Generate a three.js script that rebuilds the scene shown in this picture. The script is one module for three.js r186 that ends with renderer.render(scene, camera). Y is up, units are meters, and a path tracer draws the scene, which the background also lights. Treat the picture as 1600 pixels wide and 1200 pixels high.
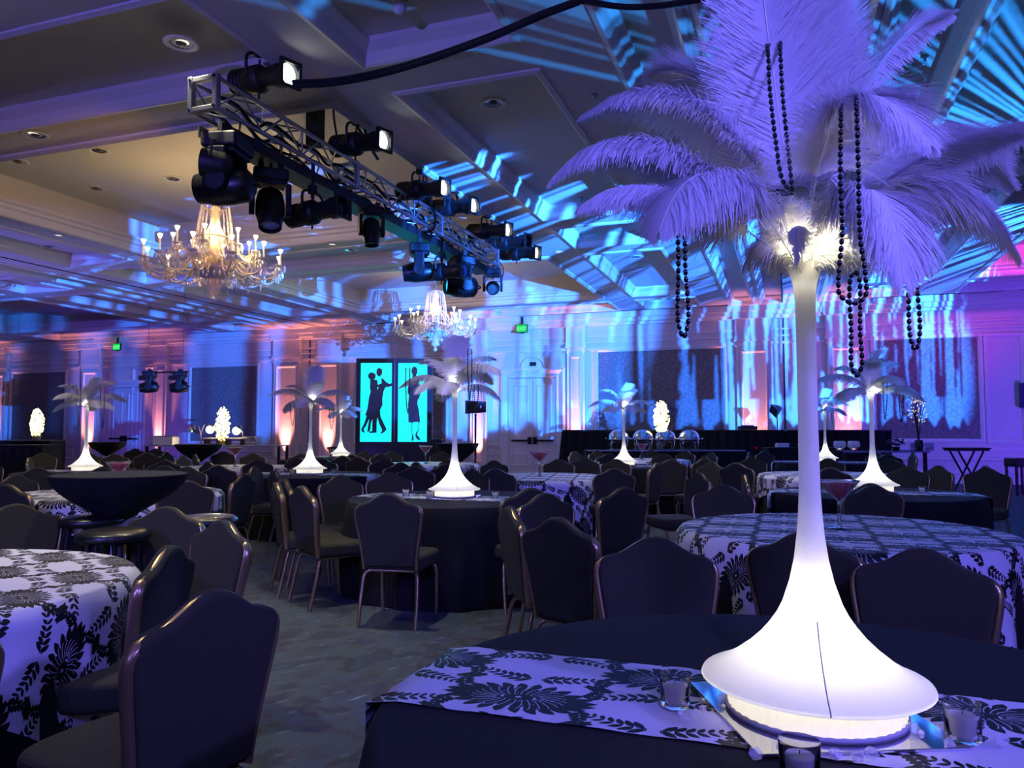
import * as THREE from 'three';
import { mergeGeometries } from 'three/addons/utils/BufferGeometryUtils.js';
import { RoundedBoxGeometry } from 'three/addons/geometries/RoundedBoxGeometry.js';
import { RectAreaLightUniformsLib } from 'three/addons/lights/RectAreaLightUniformsLib.js';
import { createNoise2D, createNoise3D } from 'simplex-noise';

// ------------------------------------------------------------------ camera, exposure, large lights
RectAreaLightUniformsLib.init();
const V = (x, y, z) => new THREE.Vector3(x, y, z);
const scene = new THREE.Scene();
scene.background = new THREE.Color(0x000000);
const F = 1205, EYE = 1.35, YAW = Math.atan(430 / F), PITCH = Math.atan(72 / F);
const camera = new THREE.PerspectiveCamera(2 * Math.atan(600 / F) * 180 / Math.PI, 4 / 3, 0.05, 80);
camera.rotation.order = 'YXZ';
camera.position.set(0, EYE, 0);
camera.rotation.set(PITCH, YAW, 0);
const renderer = new THREE.WebGLRenderer({ antialias: true });
renderer.toneMapping = THREE.LinearToneMapping;
renderer.toneMappingExposure = 1.1;
renderer.shadowMap.enabled = true;
renderer.shadowMap.type = THREE.PCFSoftShadowMap;

// light levels, all in one place
const L = {
  gobo: 5200, goboNear: 440, goboWall: 5200,
  wash: 62, washSide: 80, washUp: 120, washLeft: 560, violet: 60, magenta: 34,
  uplight: 75, chandelier: 9.5, down: 24, leko: 20, amberPar: 9, screen: 4,
  vaseBase: 0.13, vaseMid: 0.012, vaseTop: 0.16,
};
const COL = {
  gobo: new THREE.Color().setRGB(0.02, 0.16, 1.0), goboCyan: new THREE.Color().setRGB(0.02, 0.27, 1.0),
  deep: new THREE.Color().setRGB(0.13, 0.04, 1.0), violet: new THREE.Color().setRGB(0.165, 0.135, 1.0), magenta: new THREE.Color().setRGB(1.0, 0.06, 0.75),
  uplight: new THREE.Color().setRGB(1.0, 0.30, 0.26), warm: new THREE.Color().setRGB(1.0, 0.72, 0.36),
  down: new THREE.Color().setRGB(1.0, 0.93, 0.66), leko: new THREE.Color().setRGB(0.9, 1.0, 0.95),
  amber: new THREE.Color().setRGB(1.0, 0.5, 0.16), rim: new THREE.Color().setRGB(1.0, 0.9, 0.58), vase: new THREE.Color().setRGB(1.0, 0.96, 0.78),
};
function spot(pos, target, color, intensity, angle, penumbra = 0.4, soft = 1) {
  const l = new THREE.SpotLight(color, intensity, 0, angle, penumbra, 2);
  l.position.copy(pos); l.target.position.copy(target); l.castShadow = true; l.shadow.radius = soft;
  l.shadow.mapSize.set(512, 512);
  scene.add(l, l.target); return l;
}
function point(pos, color, intensity, soft = 1) {
  const l = new THREE.PointLight(color, intensity, 0, 2);
  l.position.copy(pos); l.castShadow = true; l.shadow.radius = soft; scene.add(l); return l;
}

// ------------------------------------------------------------------ where a point of the place stands
const FW = V(-Math.sin(YAW) * Math.cos(PITCH), Math.sin(PITCH), -Math.cos(YAW) * Math.cos(PITCH));
const RT = V(Math.cos(YAW), 0, -Math.sin(YAW)), UPV = new THREE.Vector3().crossVectors(RT, FW);
const sight = (x, y) => RT.clone().multiplyScalar((x - 800) / F).addScaledVector(UPV, -(y - 600) / F).add(FW);
const at = (x, y, w) => V(0, EYE, 0).addScaledVector(sight(x, y), w);
const onY = (x, y, h) => { const d = sight(x, y); return V(0, EYE, 0).addScaledVector(d, (h - EYE) / d.y); };
const onX = (x, y, X) => { const d = sight(x, y); return V(0, EYE, 0).addScaledVector(d, X / d.x); };
const onZ = (x, y, Z) => { const d = sight(x, y); return V(0, EYE, 0).addScaledVector(d, Z / d.z); };

// ------------------------------------------------------------------ small tools
function rng(seed) { let a = seed >>> 0; return () => { a = (a + 0x6D2B79F5) | 0; let t = Math.imul(a ^ (a >>> 15), 1 | a); t = (t + Math.imul(t ^ (t >>> 7), 61 | t)) ^ t; return ((t ^ (t >>> 14)) >>> 0) / 4294967296; }; }
const lerp = THREE.MathUtils.lerp, clamp = THREE.MathUtils.clamp, smooth = (x, a, b) => THREE.MathUtils.smoothstep(x, a, b);
const taken = {};
function numbered(name) { const n = taken[name] = (taken[name] ?? -1) + 1; return n ? name + '_' + String(n).padStart(3, '0') : name; }
function tag(o, label, category, group) { o.userData.label = label; o.userData.category = category; if (group) o.userData.group = group; return o; }
function thing(name, label, category, pos = V(0, 0, 0), turn = 0, group) {
  const o = new THREE.Group(); o.name = numbered(name); o.position.copy(pos); o.rotation.y = turn; scene.add(o); return tag(o, label, category, group);
}
function prep(g) {
  let q = g.index ? g.toNonIndexed() : g.clone();
  for (const k of Object.keys(q.attributes)) if (!['position', 'normal', 'uv', 'color'].includes(k)) q.deleteAttribute(k);
  if (!q.attributes.normal) q.computeVertexNormals();
  if (!q.attributes.uv) q.setAttribute('uv', new THREE.BufferAttribute(new Float32Array(q.attributes.position.count * 2), 2));
  return q;
}
const merge = (list) => { list = Array.isArray(list) ? list.flat(9) : [list]; return list.length === 1 ? list[0] : mergeGeometries(list.map(prep), false); };
const pn = {};
function part(name, geoms, mat, parent, label, kind) {
  const m = new THREE.Mesh(merge(geoms), mat); m.name = numbered(name);
  if (label) m.userData.label = label; if (kind) m.userData.kind = kind;
  (parent ?? scene).add(m); return m;
}
function structure(name, geoms, mat, parent) { const m = part(name, geoms, mat, parent); if (!parent) m.userData.kind = 'structure'; return m; }
function structGroup(name) { const g = new THREE.Group(); g.name = numbered(name); g.userData.kind = 'structure'; scene.add(g); return g; }
function box(w, h, d, x = 0, y = 0, z = 0, r = 0) { const g = r ? new RoundedBoxGeometry(w, h, d, 2, r) : new THREE.BoxGeometry(w, h, d); return g.translate(x, y, z); }
const span = (x0, x1, y0, y1, z0, z1) => box(x1 - x0, y1 - y0, z1 - z0, (x0 + x1) / 2, (y0 + y1) / 2, (z0 + z1) / 2);
function bar(a, b, r, seg = 8, r2 = r) {
  const d = b.clone().sub(a), g = new THREE.CylinderGeometry(r2, r, d.length(), seg);
  g.applyQuaternion(new THREE.Quaternion().setFromUnitVectors(V(0, 1, 0), d.normalize())); return g.translate((a.x + b.x) / 2, (a.y + b.y) / 2, (a.z + b.z) / 2);
}
const lathe = (pts, seg = 32) => new THREE.LatheGeometry(pts.map(([r, y]) => new THREE.Vector2(r, y)), seg);
const tube = (pts, r, n = 24, seg = 7, closed = false) => new THREE.TubeGeometry(new THREE.CatmullRomCurve3(pts, closed), n, r, seg, closed);
const ball = (r, x = 0, y = 0, z = 0, s = 10) => new THREE.SphereGeometry(r, s, Math.max(6, s * 0.7 | 0)).translate(x, y, z);
function quads(list) { // flat quads a,b,c,d
  const p = []; for (const [a, b, c, d] of list) for (const v of [a, b, c, a, c, d]) p.push(v.x, v.y, v.z);
  const g = new THREE.BufferGeometry(); g.setAttribute('position', new THREE.Float32BufferAttribute(p, 3)); g.computeVertexNormals(); return g;
}
// a moulding that runs round a rectangle: profile = [inset, height]; place(u, v, h) puts it in the room
function frameRing(u0, u1, v0, v1, profile, place) {
  const ring = (o, h) => [[u0 + o, v0 + o], [u1 - o, v0 + o], [u1 - o, v1 - o], [u0 + o, v1 - o]].map(([u, v]) => place(u, v, h)), out = [];
  for (let i = 0; i + 1 < profile.length; i++) { const a = ring(...profile[i]), b = ring(...profile[i + 1]); for (let k = 0; k < 4; k++) out.push([a[k], a[(k + 1) % 4], b[(k + 1) % 4], b[k]]); }
  return quads(out);
}
const std = (hex, rough = 0.7, more = {}) => new THREE.MeshStandardMaterial({ color: hex, roughness: rough, ...more });
const phys = (hex, rough = 0.7, more = {}) => new THREE.MeshPhysicalMaterial({ color: hex, roughness: rough, ...more });
const glow = (color, k) => new THREE.MeshStandardMaterial({ color: 0x222222, emissive: color, emissiveIntensity: k, roughness: 0.6 });
const n2 = createNoise2D(rng(11)), n3 = createNoise3D(rng(12));
function fbm(x, y, o = 4) { let s = 0, a = 0.5; for (let i = 0; i < o; i++, a *= 0.5, x *= 2.03, y *= 2.03) s += a * n2(x, y); return s; }
function pixels(w, h, fn, srgb = true) {
  const d = new Uint8Array(w * h * 4);
  for (let y = 0; y < h; y++) for (let x = 0; x < w; x++) { const c = fn(x / w, y / h, x, y), o = (y * w + x) * 4; d[o] = c[0]; d[o + 1] = c[1]; d[o + 2] = c[2]; d[o + 3] = c[3] ?? 255; }
  const t = new THREE.DataTexture(d, w, h); t.wrapS = t.wrapT = THREE.RepeatWrapping; t.magFilter = THREE.LinearFilter; if (srgb) t.colorSpace = THREE.SRGBColorSpace; t.needsUpdate = true; return t;
}
function painted(w, h, draw, repeat = true) {
  const c = document.createElement('canvas'); c.width = w; c.height = h; draw(c.getContext('2d'), w, h);
  const t = new THREE.CanvasTexture(c); t.colorSpace = THREE.SRGBColorSpace; if (repeat) t.wrapS = t.wrapT = THREE.RepeatWrapping; return t;
}

// ------------------------------------------------------------------ materials of the room
const MAT = {
  plaster: std(0xcfc8bd, 0.85), trim: std(0xd8d2c8, 0.55), wall: std(0xd0c8c0, 0.75), wallFabric: null,
  black: std(0x0b0b0c, 0.55), blackSatin: std(0x0a0a0b, 0.35), rubber: std(0x080808, 0.8), chrome: std(0xc8c8cc, 0.18, { metalness: 1 }), alu: std(0xa9a8b0, 0.38, { metalness: 1 }),
  bronze: std(0xb89c70, 0.3, { metalness: 0.8 }), white: std(0xd8d6d2, 0.6), dark: std(0x161514, 0.8),
};
// woven wall covering in the framed panels
{
  const t = pixels(256, 256, (u, v, x, y) => { const k = 118 + 14 * Math.sin(x * Math.PI / 2) * (y & 1 ? 1 : -1) + 26 * fbm(u * 6, v * 6, 3); return [k, k * 0.95, k * 0.9]; });
  t.repeat.set(1.2, 1.2); MAT.wallFabric = std(0xffffff, 0.9, { map: t });
}
// ------------------------------------------------------------------ carpet
{
  const pal = [[44, 58, 80], [92, 72, 62], [30, 70, 104], [104, 94, 86], [28, 31, 46], [62, 78, 96]];
  const t = pixels(1024, 1024, (u, v, x, y) => {
    const a = u * Math.PI * 2, b = v * Math.PI * 2, per = (s, k) => n3(Math.cos(a) * s + k, Math.sin(a) * s + Math.cos(b) * s * 0.6, Math.sin(b) * s + k);
    const f = per(1.1, 3) + 0.6 * per(2.7, 9) + 0.35 * per(6, 21), g = per(1.6, 40) + 0.5 * per(5, 51) + 0.3 * per(11, 7);
    const w = pal.map((_, i) => Math.exp(-5 * ((f + 1 - i * 0.4) ** 2)) * (1 + 0.5 * g)); const s = w.reduce((p, q) => p + q, 1e-6);
    const c = [0, 1, 2].map((k) => w.reduce((p, q, i) => p + q * pal[i][k], 0) / s);
    const grain = 0.82 + 0.36 * (((Math.imul(x * 73856093 ^ y * 19349663, 2654435761) >>> 8) & 255) / 255);
    const streak = Math.pow(Math.max(0, n2(u * 40 + v * 22, v * 6 - u * 9) - 0.72) * 3.4, 1.2) * 60;
    return c.map((q) => clamp(q * grain * 1.02 + streak, 0, 255));
  });
  t.repeat.set(0.33, 0.33);
  MAT.carpet = std(0xffffff, 0.95, { map: t });
  const g = span(-31.4, 12.4, -0.2, 0, -22.7, 6.4), p = g.attributes.position, uv = g.attributes.uv;
  for (let i = 0; i < p.count; i++) uv.setXY(i, p.getX(i), p.getZ(i));
  structure('floor', g, MAT.carpet);
}
// ------------------------------------------------------------------ ceiling: soffits, coffers, mouldings
const CEIL = 4.8;
{
  const bays = [[-21.7, -20.25], [-19.55, -14.6], [-13.95, -12.5], [-11.9, -6.9], [-6.2, -4.7], [-4.0, 1.0], [1.6, 3.2]], big = (i) => i % 2 === 1;
  const rec = [];
  for (const [x0, x1, deep] of [[-26, -18.8, 1], [-17.95, -16.45, 0], [-14.05, -12.5, 0], [-11.7, -4.5, 1], [-3.68, -2.22, 0], [1.7, 3.1, 0], [4.05, 11.25, 1]])
    bays.forEach(([z0, z1], i) => rec.push([x0, x1, z0, z1, deep && big(i) ? 0.62 : 0.2]));
  for (const [x0, x1] of [[-1.4, -0.82], [-0.6, 0.73], [0.88, 1.58], [-15.85, -15.25]]) rec.push([x0, x1, -21.9, 3.2, 0.2]);
  const cut = (lo, hi, k) => [...new Set([lo, hi, ...rec.flatMap((r) => [r[k], r[k + 1]])])].sort((a, b) => a - b);
  const xs = cut(-31.4, 12.4, 0), zs = cut(-22.7, 6.4, 2), g = [];
  for (let i = 0; i + 1 < xs.length; i++) for (let k = 0; k + 1 < zs.length; k++) {
    const cx = (xs[i] + xs[i + 1]) / 2, cz = (zs[k] + zs[k + 1]) / 2, r = rec.find((q) => cx > q[0] && cx < q[1] && cz > q[2] && cz < q[3]);
    g.push(span(xs[i], xs[i + 1], CEIL + (r ? r[4] : 0), 5.62, zs[k], zs[k + 1]));
  }
  const ceiling = structure('ceiling', g, MAT.plaster);
  const up = (u, v, h) => V(u, CEIL + h, v);
  for (const [x0, x1, z0, z1, d] of rec) {
    if (x1 < -19) continue;
    const prof = d > 0.4
      ? [[-0.1, 0], [-0.1, -0.03], [-0.03, -0.05], [0, -0.03], [0.02, 0.02], [0.02, 0.08], [0.07, 0.1], [0.07, 0.15], [0.13, 0.18], [0.13, 0.22], [0.0, 0.24]]
      : [[-0.07, 0], [-0.07, -0.02], [-0.02, -0.035], [0.0, -0.02], [0.02, 0.02], [0.035, 0.08], [0.1, 0.15], [0.1, d]];
    part('coffer_moulding', frameRing(x0, x1, z0, z1, prof, up), MAT.trim, ceiling);
  }
  // movable-wall tracks let into the soffit and the slot along the far wall
  for (const x of [-0.07, -14.7]) part('partition_track', [span(x - 0.016, x + 0.016, CEIL - 0.012, CEIL + 0.21, -22.2, 3.2)], MAT.dark, ceiling);
  for (const [a, b] of [[-28.9, -24.6], [-20.2, -17.2], [-13.9, -8.9], [-7.6, -1.4], [1.4, 5.1], [5.5, 11]]) part('air_slot', span(a, b, CEIL - 0.012, CEIL + 0.001, -21.97, -21.9), MAT.dark, ceiling);
}
// ------------------------------------------------------------------ walls
const WZ = -22.3, wallXY = (u, v, h) => V(u, v, WZ + h);
const PIL = [[-29.85, 0.9], [-24.95, 0.9], [-21.55, 0.55], [-16.1, 1.05], [-14.42, 0.9], [-9.02, 0.56], [-5.9, 0.54], [-0.84, 0.92], [1.5, 0.92], [6.2, 0.7]];
{
  const wall = structure('wall_back', span(-31.4, 12.4, -0.2, 5.62, WZ - 0.4, WZ), MAT.wall);
  structure('wall_left', span(-31.4, -31, -0.2, 5.62, WZ, 6.4), MAT.wall);
  structure('wall_right', span(12, 12.4, -0.2, 5.62, WZ, 6.4), MAT.wall);
  structure('wall_front', span(-31, 12, -0.2, 5.62, 6, 6.4), MAT.wall);
  // cornice in steps, frieze bands, chair rail, skirting
  const run = (y0, y1, d, n) => part(n, span(-31, 12, y0, y1, WZ, WZ + d), MAT.trim, wall);
  run(4.62, 4.795, 0.34, 'cornice'); run(4.5, 4.62, 0.24, 'cornice'); run(4.42, 4.5, 0.12, 'cornice');
  run(4.1, 4.14, 0.05, 'frieze_band'); run(3.92, 3.96, 0.05, 'frieze_band'); run(3.72, 3.78, 0.06, 'frieze_band');
  run(0.86, 0.92, 0.05, 'chair_rail'); run(0.7, 0.73, 0.03, 'chair_rail'); run(0, 0.17, 0.04, 'skirting');
  const frame = [[0, 0], [0, 0.035], [0.03, 0.05], [0.06, 0.035], [0.075, 0.0]];
  for (const [x, w] of PIL) {
    const a = x - w / 2, b = x + w / 2;
    const p = part('pilaster', [span(a, b, 0, 3.8, WZ, WZ + 0.12), span(a - 0.03, b + 0.03, 0, 0.3, WZ, WZ + 0.16), span(a - 0.02, b + 0.02, 3.98, 4.42, WZ, WZ + 0.16)], MAT.trim, wall);
    part('capital', [span(a - 0.05, b + 0.05, 3.8, 3.86, WZ, WZ + 0.2), span(a - 0.03, b + 0.03, 3.86, 3.98, WZ, WZ + 0.16), span(a - 0.03, b + 0.03, 3.66, 3.7, WZ, WZ + 0.15), span(a - 0.08, b + 0.08, 4.42, 4.62, WZ, WZ + 0.3)], MAT.trim, p);
    part('panel_moulding', frameRing(a + 0.1, b - 0.1, 0.4, 3.55, frame, (u, v, h) => V(u, v, WZ + 0.12 + h)), MAT.trim, p);
  }
  for (const [a, b, y0, y1, cloth] of [[-29.15, -26.35, 0.95, 3.6, 1], [-20.25, -17.4, 0.95, 3.6, 1], [-13.45, -10.2, 0.95, 3.6, 1], [-5.25, -1.65, 0.95, 3.66, 1], [2.2, 4.58, 1.12, 3.72, 1], [4.8, 5.5, 1.1, 3.68, 0], [6.9, 9.6, 1.1, 3.7, 1], [-22.9, -22, 0.95, 3.6, 0]]) {
    const p = part('panel_frame', frameRing(a - 0.1, b + 0.1, y0 - 0.1, y1 + 0.1, [[0, 0], [0, 0.04], [0.05, 0.06], [0.1, 0.03], [0.12, 0]], wallXY), MAT.trim, wall);
    if (cloth) { const g = span(a, b, y0, y1, WZ - 0.01, WZ + 0.012), q = g.attributes.position; for (let i = 0; i < q.count; i++) g.attributes.uv.setXY(i, q.getX(i), q.getY(i)); part('panel_fabric', g, MAT.wallFabric, p); }
  }
  for (let i = 0; i < 9; i++) { const a = -30 + i * 4.6; part('wainscot_panel', frameRing(a, a + 4.2, 0.24, 0.64, frame, wallXY), MAT.trim, wall); }
  for (const x of [-15.25, -0.06]) part('partition_pocket', span(x - 0.022, x + 0.022, 0, CEIL, WZ, WZ + 0.02), std(0x3a3034, 0.8), wall);
  // double doors
  for (const [x0, x1, top] of [[-8.0, -6.55, 2.9], [-24.0, -22.55, 2.9]]) {
    const d = structGroup('door_' + (x0 > -10 ? 1 : 2)), m = (x0 + x1) / 2, w = WZ;
    part('door_casing', frameRing(x0 - 0.3, x1 + 0.3, -0.3, top + 0.32, [[0, 0], [0, 0.1], [0.06, 0.12], [0.2, 0.07], [0.27, 0.09], [0.3, 0.0]], wallXY), MAT.trim, d);
    for (const [a, b, s] of [[x0, m - 0.006, 1], [m + 0.006, x1, -1]]) {
      const leaf = part('door_leaf', [span(a, b, 0.01, top, w, w + 0.035), frameRing(a + 0.12, b - 0.12, 0.25, top - 0.15, frame, (u, v, h) => V(u, v, w + 0.035 + h * 0.6))], MAT.trim, d);
      part('panic_bar', [span(a + 0.06, b - 0.06, 1.0, 1.06, w + 0.08, w + 0.12), span(s > 0 ? b - 0.14 : a + 0.02, s > 0 ? b - 0.02 : a + 0.14, 0.92, 1.14, w + 0.035, w + 0.12), span(a + 0.06, a + 0.1, 1.0, 1.06, w + 0.03, w + 0.1)], MAT.dark, leaf);
    }
    if (x0 > -10) {
      part('over_door_arch', tube(Array.from({ length: 15 }, (_, i) => { const t = Math.PI * i / 14; return V(m + Math.cos(t) * 0.36, 3.27 + Math.sin(t) * 0.3, w + 0.03); }), 0.025, 28, 6), MAT.trim, d);
      part('air_vent', [span(m - 0.1, m + 0.1, 3.3, 3.42, w, w + 0.02), ...[0, 1, 2].map((k) => span(m - 0.09, m + 0.09, 3.31 + k * 0.036, 3.32 + k * 0.036, w + 0.02, w + 0.035))], MAT.dark, d);
    }
  }
}
// exit signs
{
  const face = painted(256, 160, (c, w, h) => { c.fillStyle = '#00c040'; c.fillRect(0, 0, w, h); c.fillStyle = '#7dffb0'; c.font = 'bold 110px sans-serif'; c.textAlign = 'center'; c.textBaseline = 'middle'; c.fillText('EXIT', w / 2, h / 2 + 6); }, false);
  [[182, 542, 'left', -24.0], [815, 513, 'right', -7.4]].forEach(([x, y, side]) => {
    const p = onZ(x, y, WZ + 0.42), e = thing('exit_sign', side === 'left' ? 'green lit exit sign high on the wall above the leftmost plume vase' : 'green lit exit sign high above the double doors', 'exit sign', p);
    part('housing', [box(0.36, 0.26, 0.05, 0, 0, -0.03, 0.01), box(0.1, 0.08, 0.1, 0, -0.1, -0.08), box(0.06, 0.3, 0.03, 0, 0.2, -0.05)], MAT.dark, e);
    const g = new THREE.PlaneGeometry(0.33, 0.23).translate(0, 0, 0.001);
    part('lit_face', g, new THREE.MeshStandardMaterial({ color: 0x001a08, emissive: 0xffffff, emissiveMap: face, emissiveIntensity: 1.1, roughness: 0.5 }), e);
    const l = new THREE.PointLight(0x10ff60, 0.05); l.position.copy(p).add(V(0, 0, 0.1)); l.castShadow = true; scene.add(l);
  });
}
// wall uplights: one LED can at the foot of each pilaster
{
  const where = ['at the far left pilaster', 'left of the leftmost cloth-draped cocktail table', 'under the pair of hanging spotlights', 'left of the partition slot near the buffet', 'right of the partition slot near the buffet', 'behind the loudspeaker stand', 'right of the double doors', 'behind the black stage drape', 'under the pilaster right of the big lit vase', 'at the right pilaster'];
  PIL.slice(0, 9).forEach(([x], i) => {
    const p = V(x, 0, WZ + 0.3), o = thing('uplight', 'small black floor uplight washing pink ' + where[i], 'uplight', p);
    part('body', [lathe([[0, 0.1], [0.08, 0.1], [0.1, 0.14], [0.1, 0.32], [0.085, 0.33], [0.085, 0.3], [0, 0.3]], 20), box(0.24, 0.02, 0.2, 0, 0.01, 0, 0.005)], MAT.black, o);
    part('yoke', [box(0.02, 0.24, 0.04, -0.115, 0.13, 0), box(0.02, 0.24, 0.04, 0.115, 0.13, 0)], MAT.black, o);
    part('lens', new THREE.CylinderGeometry(0.08, 0.08, 0.01, 20).translate(0, 0.31, 0), glow(COL.uplight, 3), o);
    spot(p.clone().add(V(0, 0.36, 0)), V(x, 3.2, WZ + 0.12), COL.uplight, L.uplight * [0.9, 1, 0.9, 1.25, 1.1, 0.85, 1, 0.7, 0.7][i], 0.4, 1, 3);
  });
}
// recessed downlights, sprinklers, smoke detector
{
  const steel = std(0xb8b8c0, 0.22, { metalness: 1 });
  const spots = [[283, 67, 0, 'large recessed downlight in the soffit above the truss end'], [771, 161, 0.2, 'recessed downlight in the coffer right of the truss'], [55, 210, 0, 'recessed downlight near the left edge of the ceiling'],
    [155, 235, 0.62, 'recessed downlight in the warm coffer, upper middle of its four'], [28, 252, 0.62, 'recessed downlight in the warm coffer, leftmost of its four'], [270, 279, 0.62, 'recessed downlight in the warm coffer, rightmost of its four'], [150, 294, 0.62, 'recessed downlight in the warm coffer, lowest of its four'],
    [76, 385, 0.2, 'recessed downlight in the violet beam left of the chandelier'], [548, 390, 0, 'recessed downlight between the two chandeliers'], [993, 401, 0.2, 'recessed downlight in the striped coffers left of the long beads'], [1036, 448, 0.2, 'farthest recessed downlight left of the long beads'], [778, 494, 0, 'recessed downlight above the green sign'], [1557, 438, 0, 'recessed downlight under the magenta coffer']];
  for (const [x, y, d, label] of spots) {
    const p = onY(x, y, CEIL + d), o = thing('downlight', label, 'downlight', p);
    part('trim_ring', lathe([[0.095, 0], [0.15, 0], [0.15, -0.012], [0.13, -0.018], [0.1, -0.006], [0.095, 0.0]], 28), MAT.trim, o);
    part('reflector', lathe([[0.1, -0.008], [0.085, -0.004], [0.06, -0.002], [0.02, -0.001], [0, -0.001]], 24), steel, o);
    part('lamp', lathe([[0, -0.022], [0.03, -0.02], [0.045, -0.01], [0.05, -0.002]], 16), std(0x555048, 0.3), o);
  }
  for (const [x, y, h] of [[418, 100, CEIL], [929, 148, CEIL], [1445, 88, CEIL + 0.2], [908, 309, CEIL + 0.2]]) {
    const p = onY(x, y, h), o = thing('sprinkler', ['fire sprinkler head under the soffit beside the cable', 'fire sprinkler head left of the topmost left plume', 'fire sprinkler head in the bright striped coffer at upper right', 'fire sprinkler head beside the middle left plume tips'][[418, 929, 1445, 908].indexOf(x)], 'sprinkler', p);
    part('flange', lathe([[0, 0], [0.04, 0], [0.035, -0.012], [0.015, -0.018], [0.012, -0.05], [0, -0.05]], 14), MAT.alu, o);
    part('deflector', [new THREE.CylinderGeometry(0.024, 0.024, 0.004, 12).translate(0, -0.075, 0), bar(V(-0.012, -0.045, 0), V(-0.006, -0.075, 0), 0.003, 5), bar(V(0.012, -0.045, 0), V(0.006, -0.075, 0), 0.003, 5)], MAT.alu, o);
  }
  const p = onY(625, 3, CEIL + 0.2), o = thing('smoke_detector', 'round white smoke detector in the nearest coffer at the top', 'smoke detector', p);
  part('base', lathe([[0, 0], [0.07, 0], [0.07, -0.02], [0.055, -0.03], [0, -0.03]], 24), MAT.white, o);
  part('dome', lathe([[0.055, -0.03], [0.06, -0.05], [0.05, -0.09], [0.025, -0.11], [0, -0.112]], 24), MAT.white, o);
}

// ------------------------------------------------------------------ lighting truss and what hangs on it
const TX = -4.8, TY0 = 4.18, TY1 = 4.45, TZ0 = -5.35, TZ1 = -12.35, THW = 0.135;
{
  const t = thing('lighting_truss', 'long square aluminium lighting truss hung across the room with lamps', 'truss', V(0, 0, 0));
  const cor = [[-1, TY0], [1, TY0], [1, TY1], [-1, TY1]].map(([s, y]) => [TX + s * THW, y]);
  for (const [x, y] of cor) part('chord', bar(V(x, y, TZ0), V(x, y, TZ1), 0.022, 10), MAT.alu, t);
  const N = 22, dz = (TZ1 - TZ0) / N, gD = new THREE.CylinderGeometry(0.01, 0.01, 1, 6), gP = new THREE.CylinderGeometry(0.01, 0.01, 1, 6);
  const brace = (a, b) => { const d = b.clone().sub(a), m = new THREE.Mesh(gD, MAT.alu); m.name = numbered('brace'); m.scale.y = d.length(); m.quaternion.setFromUnitVectors(V(0, 1, 0), d.normalize()); m.position.copy(a).lerp(b, 0.5); t.add(m); };
  for (let f = 0; f < 4; f++) {
    const [a, b] = [cor[f], cor[(f + 1) % 4]];
    for (let i = 0; i < N; i++) {
      const z0 = TZ0 + i * dz, z1 = z0 + dz, s = i % 2;
      brace(V(...(s ? b : a), z0), V(...(s ? a : b), z1));
      if (i % 4 === 0 && i) brace(V(...a, z0), V(...b, z0));
    }
  }
  for (const z of [TZ0, TZ0 - 2.35, TZ0 - 4.7, TZ1]) {
    const p = [];
    for (const s of [-1, 1]) p.push(box(0.05, TY1 - TY0 + 0.06, 0.06, TX + s * THW, (TY0 + TY1) / 2, z, 0.008), box(THW * 2, 0.045, 0.05, TX, s > 0 ? TY1 : TY0, z, 0.006));
    part('end_plate', p, MAT.alu, t);
    part('bolts', cor.map(([x, y]) => new THREE.CylinderGeometry(0.014, 0.014, 0.07, 8).rotateX(Math.PI / 2).translate(x, y, z + 0.012)), MAT.dark, t);
  }
}
// hanging points: a black bracket and post above the truss, a blue-lit hoist farther on
{
  const z = -7.05, o = thing('hanging_post', 'black square post and base plate that carries the truss from the coffer', 'post', V(TX, 0, z));
  part('post', box(0.15, CEIL + 0.62 - TY1, 0.15, 0, (CEIL + 0.62 + TY1) / 2, 0, 0.01), MAT.black, o);
  part('ceiling_plate', box(0.42, 0.04, 0.3, 0.06, CEIL + 0.6, 0, 0.008), MAT.black, o);
  part('strut', bar(V(0.06, CEIL + 0.5, 0), V(0.5, TY1 - 0.05, -0.5), 0.016, 7), MAT.black, o);
  const h = thing('chain_hoist', 'dark chain hoist gripping the far half of the truss', 'hoist', V(TX, 0, -9.7));
  part('motor', [box(0.22, 0.3, 0.2, 0, TY1 + 0.24, 0, 0.03), box(0.3, 0.12, 0.12, 0, TY1 + 0.26, 0, 0.02)], MAT.black, h);
  part('chain', bar(V(0, TY1 + 0.39, 0), V(0, CEIL + 0.21, 0), 0.012, 6), MAT.dark, h);
  part('sling', [tube([V(0, TY1 + 0.1, 0), V(-0.16, TY1, 0), V(-0.17, TY0, 0), V(0, TY0 - 0.04, 0), V(0.17, TY0, 0), V(0.16, TY1, 0)], 0.018, 30, 6, true)], MAT.black, h);
}
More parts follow.
